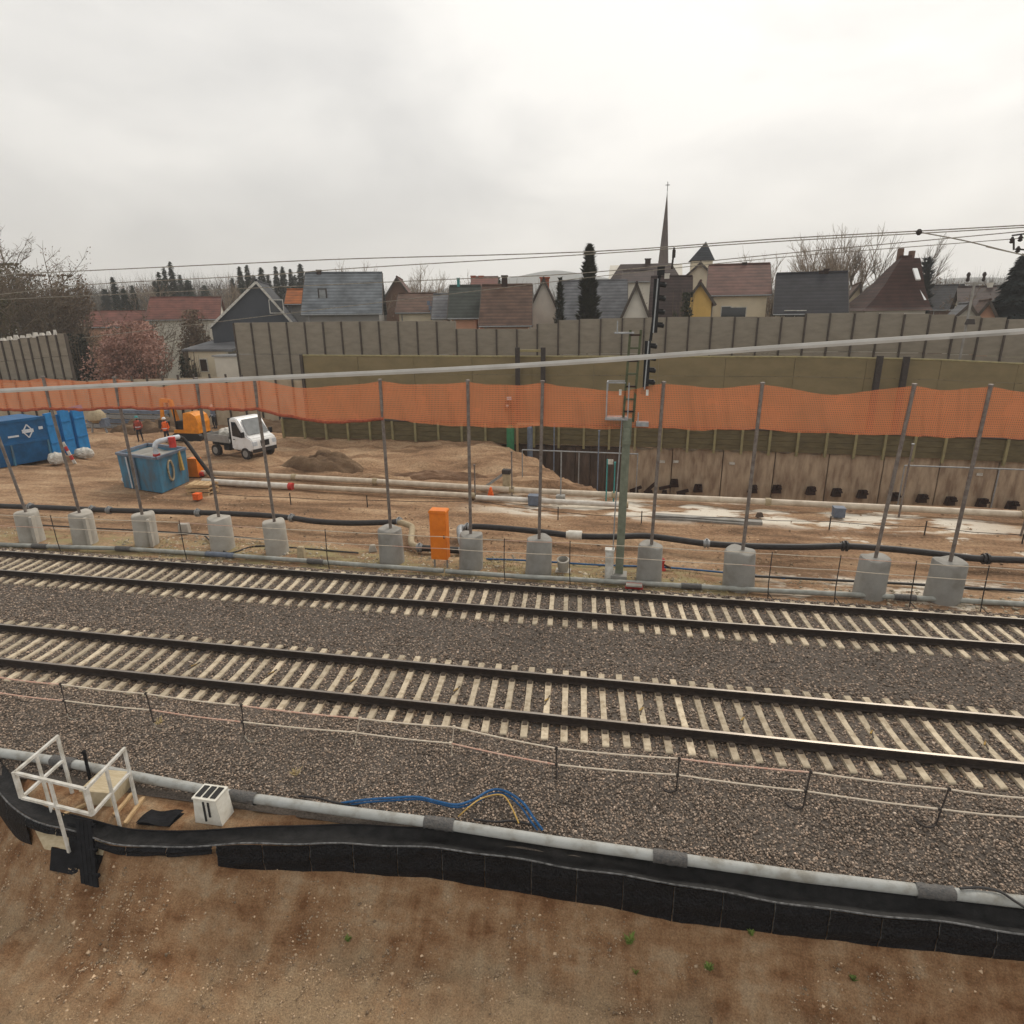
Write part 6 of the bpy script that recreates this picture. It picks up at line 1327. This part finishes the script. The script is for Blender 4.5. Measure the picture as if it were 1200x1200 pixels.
# church spire and tower
c0 = at(776, 330, 120); ztip = hzz(777, 224, 120); t = thing('church_spire', 'tall needle thin dark church spire', 'church', (c0.x, 120, 0), 'church buildings')
zb_ = hzz(776, 318, 120); mb = MB(); wv = .95; mb.lathe((c0.x, 120, zb_), [(wv, 0), (wv * .86, (ztip - zb_) * .15), (.06, ztip - zb_ - .6), (.03, ztip - zb_)], 8); part('spire', mb, mat('spire_slate', (.12, .095, .085), (.08, .062, .056), .5, .8), t)
mb = MB(); mb.box((c0.x, 120, zb_ / 2), (2.6, 2.6, zb_)); part('tower', mb, WALLS['pink'], t)
mb = MB(); mb.bar((c0.x, 120, ztip), (c0.x, 120, ztip + 1.4), .1); mb.bar((c0.x - .35, 120, ztip + .9), (c0.x + .35, 120, ztip + .9), .1); part('cross', mb, M['iron'], t)
c0 = at(822, 306, 92); zt_ = hzz(826, 283, 92); t = thing('pyramid_tower', 'square tower with a grey pyramid roof beside the cream gables', 'tower', (c0.x, 92, 0), 'church buildings')
mb = MB(); vs = [(c0.x - 1.6, 90.4, c0.z), (c0.x + 1.5, 90.4, c0.z), (c0.x + 1.5, 93.6, c0.z), (c0.x - 1.6, 93.6, c0.z), (c0.x + .4, 92, zt_)]; mb.add(vs, [(0, 1, 4), (1, 2, 4), (2, 3, 4), (3, 0, 4), (3, 2, 1, 0)]); part('roof', mb, ROOFS['slate'], t)
mb = MB(); mb.box((c0.x, 92, c0.z / 2 - .05), (2.6, 2.6, c0.z)); part('wall', mb, WALLS['cream'], t)

# ================================================================== TREES
def add_tri(mb, c, s, r):
    d = Vector((r.gauss(0, 1), r.gauss(0, 1), r.gauss(0, 1))).normalized(); u = d.orthogonal().normalized(); w = d.cross(u)
    mb.add([c + u * s, c + w * s * .8, c - u * s * .9, c - w * s * .5], [(0, 1, 2, 3)])
def bare_tree(label, px, pbase, ptop, Y_, spread, seed, levels=4, m_=None, name='bare_tree', leaf=None, nleaf=0, up=.5, ivy=None, kids=(4, 5), zbase=None, group='bare trees'):
    r = random.Random(seed); base = at(px, pbase, Y_); base.z = -.5 if zbase is None else zbase; h = hzz(px, ptop, Y_) - base.z
    tr_, cr_ = MB(), MB(); leaves = MB()
    t = thing(name, label, 'tree' if name != 'flowering_bush' else 'bush', tuple(base), group)
    tips = []
    def grow(p, d, l, rad, lev):
        segs = 3; pts = [p]
        for s_ in range(segs):
            d = (d + Vector((r.uniform(-.16, .16), r.uniform(-.16, .16), r.uniform(-.04, .10)))).normalized(); p = p + d * (l / segs); pts.append(p)
        (tr_ if lev <= 1 else cr_).tube(pts, rad, 5 if lev < 2 else 3, caps=False, r1=rad * .55)
        if lev >= levels: tips.append(pts[-1]); tips.append(pts[1]); return
        n = r.randint(*kids) + (2 if lev == 0 else 0)
        for k in range(n):
            f = r.uniform(.35, 1.0) if lev else r.uniform(.3, 1.0); i = min(int(f * segs), segs - 1); q = pts[i].lerp(pts[i + 1], f * segs - i)
            a = r.uniform(0, 6.28); side = Vector((math.cos(a), math.sin(a), r.uniform(-.1, .4))); nd = (d * up + side * spread).normalized()
            if nd.z < 0: nd.z *= .3
            grow(q, nd, l * r.uniform(.42, .68), max(rad * .5, .02), lev + 1)
        grow(pts[-1], (d + Vector((0, 0, .2))).normalized(), l * r.uniform(.5, .7), rad * .55, lev + 1)
    grow(base, Vector((r.uniform(-.05, .05), 0, 1)), h * .5, max(.035, h * .016), 0)
    mx_ = max(p[2] for p in cr_.v) if cr_.v else 1; sc_ = h / max(mx_ - base.z, .1)
    for mb in (tr_, cr_): mb.v = [(base.x + (p[0] - base.x) * min(sc_, 1.3), base.y + (p[1] - base.y) * min(sc_, 1.3), base.z + (p[2] - base.z) * sc_) for p in mb.v]
    tips = [Vector((base.x + (p.x - base.x) * min(sc_, 1.3), base.y + (p.y - base.y) * min(sc_, 1.3), base.z + (p.z - base.z) * sc_)) for p in tips]
    part('trunk', tr_, m_ or M['bark'], t); part('crown', cr_, m_ or M['bark'], t)
    if nleaf:
        for k in range(nleaf): c = r.choice(tips) + Vector((r.gauss(0, .25), r.gauss(0, .25), r.gauss(0, .25))); add_tri(leaves, c, r.uniform(.05, .13), r)
        part('buds', leaves, leaf, t)['kind'] = 'stuff'
    if ivy:
        mb = MB()
        for k in range(900): f = r.random() ** 1.2; add_tri(mb, base + Vector((r.gauss(0, .5 + .3 * (1 - f)), r.gauss(0, .4), f * h * .6)), r.uniform(.1, .22), r)
        part('ivy', mb, ivy, t)['kind'] = 'stuff'
    return t
def conifer(label, px, ptop, pbase, Y_, wpx, seed, m_=None, n=1500, name='conifer', power=1.0, group='conifers', dens=1.0):
    r = random.Random(seed); base = at(px, pbase, Y_); ztop = hzz(px, ptop, Y_); z0 = -.5; h = ztop - z0; rad = wpx / 2 * Y_ * (1.35 if name == 'conifer' and power >= 1 else 1.0) / CAM_F; lk = 1.0 if name == 'conifer' else .7
    zvis = base.z; t = thing(name, label, 'conifer', (base.x, Y_, z0), group); mb = MB(); mb.tube([(base.x, Y_, z0), (base.x, Y_, z0 + h * .97)], max(h * .012, .06), 6, r1=.02); part('trunk', mb, M['bark'], t)
    mb = MB()
    for k in range(n):
        f = r.random() ** .75; zz = ztop - f * (ztop - max(zvis - 1.5, z0 + .5)); rr = rad * (f ** power) * (1 + .22 * math.sin(zz * 5 + seed) + r.uniform(-.2, .12)) ; a = r.uniform(0, 6.28); q = math.sqrt(r.uniform(.12, 1)); 
        c = Vector((base.x + math.cos(a) * rr * q, Y_ + math.sin(a) * rr * q, zz)); o_ = Vector((math.cos(a), math.sin(a), -.35 if power >= 1 else .6)); s_ = lk * r.uniform(.14, .36) * (.5 + .5 * min(rad, 2))
        w = Vector((-math.sin(a), math.cos(a), r.uniform(-.5, .5))) * s_ * .6
        mb.add([c - w, c + w, c + o_ * s_ * 1.6], [(0, 1, 2)])
    part('crown', mb, m_ or M['conifer'], t)['kind'] = 'stuff'; return t
def shrub(label, px0, px1, ptop, pbase, Y_, seed, m_, n=2500, name='shrub', cat='shrub', group=None, s0=.08, s1=.20, twigs=True):
    r = random.Random(seed); a, b_ = at(px0, pbase, Y_), at(px1, pbase, Y_); ztop = hzz((px0 + px1) / 2, ptop, Y_); cx = (a.x + b_.x) / 2; rx = (b_.x - a.x) / 2; z0 = -.5; t = thing(name, label, cat, (cx, Y_, z0), group)
    mb = MB(); tw_ = MB(); blobs = [(r.uniform(-.7, .7), r.uniform(-.6, .6), r.uniform(.25, .85), r.uniform(.25, .5)) for _ in range(14)]
    hh = ztop - z0
    for k in range(n):
        bx_, by_, bz_, br = r.choice(blobs); d = Vector((r.gauss(0, 1), r.gauss(0, 1), r.gauss(0, 1))).normalized() * br * r.random() ** .4
        p = Vector((bx_ + d.x, by_ + d.y, bz_ + d.z * .8)); p.z = min(max(p.z, .02), 1.0)
        add_tri(mb, Vector((cx + p.x * rx, Y_ + p.y * rx * .7, z0 + p.z * hh)), r.uniform(s0, s1), r)
    if twigs:
        for k in range(90):
            a_ = r.uniform(0, 6.28); q = r.random() ** .5; tip = Vector((cx + math.cos(a_) * rx * q * .95, Y_ + math.sin(a_) * rx * .6 * q, z0 + hh * r.uniform(.6, 1.05))); b0 = Vector((cx + math.cos(a_) * rx * q * .4, Y_, z0)); tw_.tube([b0, b0.lerp(tip, .5) + Vector((r.gauss(0, .2), r.gauss(0, .2), .2)), tip], .04, 3, caps=False, r1=.01)
        part('stems', tw_, M['bark'], t)
    part('foliage', mb, m_, t)['kind'] = 'stuff'; return t
bare_tree('tall bare ivy clad tree at the left picture edge', 16, 400, 256, 58, .8, 1, 5, ivy=M['ivy'], nleaf=400, leaf=M['ivy'], kids=(3, 4))
bare_tree('bare tree with a forked thin top right of the ivy clad tree', 60, 400, 283, 62, .62, 2, 4, M['bark'], nleaf=1600, leaf=M['brownleaf'])
bare_tree('bushy bare tree with reddish buds left of the faded red roof', 82, 400, 305, 66, .9, 3, 4, M['bark'], nleaf=2600, leaf=M['brownleaf'], kids=(3, 4))
bare_tree('bare tree cut by the left picture edge', -14, 400, 285, 60, .8, 4, 4, ivy=M['ivy'], kids=(3, 4))
shrub('tangled brown thicket behind the short noise wall', 46, 122, 322, 420, 64, 5, M['brownleaf'], 9000)
shrub('olive green thicket at the left edge behind the short noise wall', -20, 60, 308, 420, 63, 6, M['ivy'], 9000)
shrub('pink flowering bush behind the left hoarding', 112, 214, 377, 440, 55, 7, M['pinkleaf'], 13000, 'flowering_bush', 'bush', s0=.07, s1=.17)
shrub('dark green hedge bush between short noise wall and pink bush', 78, 118, 392, 440, 56, 8, M['bush'], 6000, 'dark_bush', 'bush')
shrub('small dark bush beside the garage window', 214, 236, 415, 440, 54, 9, M['bush'], 1200, 'dark_bush', 'bush')
shrub('pale budding shrub in front of the white wall beside the slate house', 208, 252, 364, 400, 70, 19, M['brownleaf'], 5000)
for k, (px, tp, w, lab) in enumerate(((140, 324, 12, 'slim conifer leftmost behind the red brown roofs'), (150, 338, 16, 'shorter conifer with a brown tint behind the faded red roof'), (161, 334, 10, 'narrow conifer second behind the faded red roof'), (194, 318, 14, 'conifer left of the pair above the long red roof'), (201, 313, 13, 'conifer middle of the group above the long red roof'), (209, 306, 14, 'tallest conifer above the long red roof'), (226, 328, 26, 'broad dark conifer right of the tallest above the long red roof'))):
    conifer(lab, px, tp, 372, 105 + k * 2, w, 30 + k, M['conifer'])
for k, (px, tp, w, lab) in enumerate(((284, 312, 10, 'conifer left of the slate gable peak'), (293, 310, 11, 'conifer directly behind the slate gable peak'), (309, 313, 13, 'conifer just right of the slate gable peak'), (326, 312, 9, 'conifer third right of the slate gable peak'), (334, 312, 11, 'conifer above the orange roof at left'), (343, 315, 9, 'small conifer above the orange roof'), (355, 309, 13, 'conifer touching the left edge of the steel roof'))):
    conifer(lab, px, tp, 345, 115 + k * 2, w, 50 + k, M['conifer'])
for k2, (px, tp, w, lab) in enumerate(((126, 340, 16, 'brownish conifer leftmost above the faded red roof'), (216, 322, 11, 'conifer between the tallest and the broad one above the long red roof'), (186, 330, 15, 'low bushy conifer left of the group above the long red roof'), (243, 334, 18, 'low broad conifer just left of the slate house'), (276, 326, 12, 'low conifer left behind the slate gable peak'), (301, 322, 15, 'bushy conifer half hidden by the slate gable peak'), (318, 322, 12, 'low conifer right behind the slate gable peak'), (349, 322, 14, 'low broad conifer between orange and steel roofs'))):
    conifer(lab, px, tp, 360, 128 + k2 * 3, w, 200 + k2, M['conifer'], 1400, 'conifer', 1.0 if k2 % 2 else .8)
conifer('tall dark columnar cypress in front of the grey tiled roof', 689, 287, 374, 57, 26, 70, M['thuja'], 5200, 'cypress', .6)
conifer('thin small cypress left of the tall columnar cypress', 656, 325, 374, 57, 12, 71, M['thuja'], 1400, 'cypress', .55)
conifer('big dark spruce at the right picture edge', 1184, 298, 378, 63, 62, 72, M['conifer_blue'], 7000, 'spruce')
conifer('small conifer top showing above the brown tiled roof', 584, 324, 340, 100, 10, 73, M['conifer'], 500)
conifer('round dark conifer behind the steep hipped roof', 1077, 302, 366, 85, 19, 74, M['conifer_blue'], 1800, 'conifer', .45)
shrub('dark green bush right of the signal mast behind the wall', 786, 815, 344, 376, 57, 75, M['thuja'], 2200, 'dark_bush', 'bush')
k = 0
for px, tp, Yt, sp2, lab in ((952, 272, 95, .56, 'bare tall tree leftmost in the group behind the black roof'), (965, 268, 97, .54, 'bare tall tree second in the group behind the black roof'), (978, 264, 99, .54, 'bare tall tree third in the group behind the black roof'), (990, 266, 95, .52, 'bare tall tree fourth in the group behind the black roof'), (1002, 262, 97, .52, 'tallest bare tree behind the gap right of the black roof'), (1013, 270, 96, .50, 'bare tall tree second from right in the group behind the black roof'), (1024, 278, 94, .46, 'dense bare tree rightmost in the group behind the black roof')):
    bare_tree(lab, px, 365, tp, Yt, sp2, 100 + k, 4, M['bark_pale'] if k < 5 else M['bark'], up=.85, kids=(4, 5)); k += 1
for px, tp, Yt, lab in ((888, 284, 100, 'bare tree above the right end of the cream house'), (898, 292, 104, 'smaller bare tree right of the cream house roof'), (411, 300, 120, 'bare tree behind the right half of the steel roof'), (420, 306, 124, 'smaller bare tree behind the right half of the steel roof'), (262, 318, 110, 'bare tree left of the slate gable'), (272, 322, 112, 'smaller bare tree left of the slate gable'), (477, 312, 120, 'pale bare tree behind the red brown gable'), (489, 306, 122, 'taller pale bare tree behind the low brown roof'), (500, 314, 124, 'pale bare tree right above the low brown roof'), (553, 316, 122, 'pale bare tree above the green grey roof'), (180, 322, 112, 'bare tree between the conifers at left'), (170, 326, 114, 'pale bare tree left between the conifers')):
    bare_tree(lab, px, 370, tp, Yt, .55, 140 + k, 4, M['bark_pale'], up=.7, kids=(3, 5)); k += 1
for px, tp, Yt, lab in ((1096, 316, 92, 'bushy bare tree right of the round dark conifer'), (1107, 314, 95, 'second bushy bare tree right of the round dark conifer'), (1117, 320, 96, 'third bushy bare tree right of the round dark conifer')):
    bare_tree(lab, px, 372, tp, Yt, .8, 160 + k, 4, M['bark'], nleaf=1500, leaf=M['brownleaf'], kids=(3, 4)); k += 1
for px, tp, Yt, sp2, lab in ((449, 330, 74, .7, 'small bare tree between the steel roof and the red brown gable'), (521, 338, 76, .7, 'small bare tree behind the solar panel house'), (645, 334, 78, .7, 'small bare tree behind the red brick gable'), (735, 330, 80, .7, 'small bare tree behind the white gabled house'), (904, 318, 74, .7, 'bare tree in the gap between cream house and black roof'), (1001, 322, 78, .7, 'small bare tree behind the small cream gable'), (1120, 330, 74, .8, 'small bare tree in front of the distant dark roof'), (348, 330, 78, .7, 'small bare tree behind the orange roof'), (118, 348, 72, .8, 'small bare tree in front of the faded red roof'), (172, 352, 72, .8, 'small bare tree between the two red roofs')):
    bare_tree(lab, px, 372, tp, Yt, sp2, 300 + k, 4, M['bark'], nleaf=500, leaf=M['brownleaf'], kids=(3, 4)); k += 1
# distant woodland belt
mb = MB(); r = random.Random(99)
def wtop(px, Yt): return (331 if px < 380 else 343) + 4 * math.sin(px * .02) + 3 * math.sin(px * .07 + Yt) + 4 * math.sin(px * .31 + Yt * 2) - (10 if px > 1080 else 0)
for k in range(30000):
    px = r.uniform(-120, 1320); Yt = r.uniform(150, 215); z1 = hzz(px, wtop(px, Yt) + 7, Yt)
    add_tri(mb, Vector((hx(px, Yt), Yt, r.uniform(0, 1) ** .7 * z1)), r.uniform(.15, .45), r)
for k in range(1500):
    px = r.uniform(-120, 1320); Yt = r.uniform(150, 215); z1 = hzz(px, wtop(px, Yt) - r.uniform(0, 9), Yt); x = hx(px, Yt); zc = z1 * r.uniform(.35, .6)
    for q in range(18):
        a_ = r.uniform(-.75, .75); l = (z1 - zc) * r.uniform(.6, 1.0) * math.cos(a_); zs = zc + r.uniform(-.2, .3) * (z1 - zc); tip = Vector((x + math.sin(a_) * (z1 - zc) * .9, Yt + r.uniform(-1, 1), zs + l)); w_ = r.uniform(.03, .09)
        mb.add([(x - w_, Yt, zs), (x + w_, Yt, zs), tuple(tip)], [(0, 1, 2)])
struct('woodland', mb, leafm('woodland_brown', (.12, .092, .068), (.055, .05, .036)), kind='stuff', label='distant belt of brown woodland behind the village')
# hills
def ridge_obj(pts, Yh, mname, c):
    mb = MB(); P = [at(px, py, Yh) for px, py in pts]
    for i in range(len(P) - 1):
        a, b_ = P[i], P[i + 1]; mb.add([(a.x, Yh, -5), (b_.x, Yh, -5), (b_.x, Yh, b_.z), (a.x, Yh, a.z), (a.x, Yh + 300, a.z * .6), (b_.x, Yh + 300, b_.z * .6)], [(0, 1, 2, 3), (3, 2, 5, 4)])
    struct('hills', mb, c)
sp_pts = spline([Vector((x, y, 0)) for x, y in ((-300, 352), (100, 350), (420, 348), (540, 335), (600, 325), (650, 317), (700, 324), (760, 332), (860, 340), (1000, 336), (1080, 329), (1150, 325), (1250, 330), (1500, 345))], 6)
ridge_obj([(p.x, p.y) for p in sp_pts], 1350, 'hills', leafm('hill_forest', (.10, .12, .12), (.08, .10, .10)))

# ================================================================== OVERHEAD WIRES
def wire(px, Y_, r_, lab, m_=None, name='overhead_wire', e0=14):
    P = [at(x, y, Y_) for x, y in px]; d0 = (P[1] - P[0]).normalized(); d1 = (P[-1] - P[-2]).normalized(); P = [P[0] - d0 * e0] + P + [P[-1] + d1 * 14]
    mb = MB(); mb.tube(spline(P, 4), r_, 6); return single(name, mb, m_ or M['iron_pale'], lab, 'wire', tuple(P[1]), 'overhead wires', True)
wire(((84, 318), (300, 308), (420, 303), (690, 295), (910, 280), (1200, 264)), 13.2, .0105, 'uppermost overhead wire crossing the whole sky')
wire(((0, 345), (112, 333), (300, 323), (420, 314), (690, 298), (910, 283), (1200, 266.5)), 14.4, .0105, 'overhead wire that meets the uppermost one right of centre')
wire(((200, 342), (510, 328), (683, 320), (910, 298), (1200, 271)), 16.2, .0105, 'third overhead wire from the top, starting over the roofs')
wire(((616, 334), (683, 326), (910, 302), (1200, 279)), 17.6, .0095, 'lowest thin overhead wire above the church roofs')
wire(((1077, 272), (1130, 282), (1187, 296), (1240, 308)), 13.2, .0105, 'short overhead wire slanting down from the insulator at upper right', e0=.05)
mb = MB(); a = at(1077, 272, 13.2); mb.lathe(a - Vector((0, 0, .07)), [(.02, .02), (.04, .04), (.05, .07), (.04, .10), (.02, .12)], 10); single('insulator', mb, M['iron'], 'round black insulator on the upper overhead wires', 'insulator', tuple(a), smooth=True)
a = at(790, 292, 13.3); mb = MB(); mb.tube([a + Vector((0, 0, .03)), a - Vector((.02, 0, .35))], .02, 6); mb.box(a - Vector((0, 0, .08)), (.06, .05, .14)); single('dropper', mb, M['iron'], 'small hanging clamp on the overhead wires right of the spire', 'clamp', tuple(a))
t = thing('catenary_arm', 'catenary bracket with insulators at the upper right picture edge', 'bracket', tuple(at(1215, 300, 16)))
for (p_, q_) in (((1186, 276), (1215, 272)), ((1190, 292), (1225, 294)), ((1188, 280), (1188, 293))):
    mb = MB(); mb.tube([at(*p_, 16), at(*q_, 16)], .018, 6); part('tube', mb, M['iron'], t)
mb = MB(); q_ = at(1420, 300, 16); mb.bar((q_.x, 16, -.2), (q_.x, 16, 12), .25); mb.bar(at(1215, 272, 16), (q_.x, 16, at(1215, 272, 16).z + .3), .06); mb.bar(at(1225, 294, 16), (q_.x, 16, at(1225, 294, 16).z), .06); part('mast', mb, M['galv'], t)
for p_ in ((1186, 281), (1196, 279), (1193, 292)):
    a = at(*p_, 16); mb = MB(); mb.lathe(a - Vector((0, 0, .09)), [(.02, .02), (.05, .05), (.03, .07), (.05, .10), (.03, .12), (.015, .15)], 10); part('insulator', mb, M['iron'], t, True)
wire(((-60, 461), (0, 458), (300, 443.5), (600, 429), (900, 408), (1200, 388), (1260, 384)), 6.2, .0265, 'thick pale grey cable stretched across the picture in front of the net', mat('cable_grey', (.46, .44, .41), (.38, .36, .33), 4, .6), 'thick_cable')
# pole with two insulators in front of the noise wall, right
a = at(1142, 332, 50); t = thing('utility_pole', 'short pole with two dark insulators above the noise wall at right', 'pole', (a.x, 50, -.4))
mb = MB(); mb.bar((a.x, 50, -.5), (a.x, 50, a.z + .1), .12); part('shaft', mb, M['conc'], t); mb = MB(); mb.bar((a.x - .55, 50, a.z), (a.x + .55, 50, a.z), .10); part('crossarm', mb, M['conc'], t)
for s_ in (-.45, .5): mb = MB(); mb.lathe((a.x + s_, 50, a.z + .1), [(.06, 0), (.12, .1), (.08, .3), (.13, .45), (.06, .6)], 10); part('insulator', mb, M['iron'], t, True)
c = at(1137, 377, 49.8); mb = MB(); mb.box(c, (.5, .4, .35), taper=.7); part('floodlight', mb, M['iron'], t)
c = at(1100, 445, 10)
# ================================================================== AIR
mb = MB(); mb.box((0, 830, 75), (3600, 1760, 160)); hz_ = struct('haze', mb, None, kind='stuff', label='pale hazy air over the whole scene')
hm = bpy.data.materials.new('haze'); hm.use_nodes = True; hn = hm.node_tree; hn.nodes.clear()
ho = N('ShaderNodeOutputMaterial', hn); hv = N('ShaderNodeVolumePrincipled', hn); hv.inputs['Color'].default_value = (.93, .94, .96, 1); hv.inputs['Density'].default_value = .0006; hv.inputs['Anisotropy'].default_value = .2
hn.links.new(hv.outputs[0], ho.inputs['Volume']); hz_.data.materials.clear(); hz_.data.materials.append(hm)
print('objects', len(bpy.data.objects))
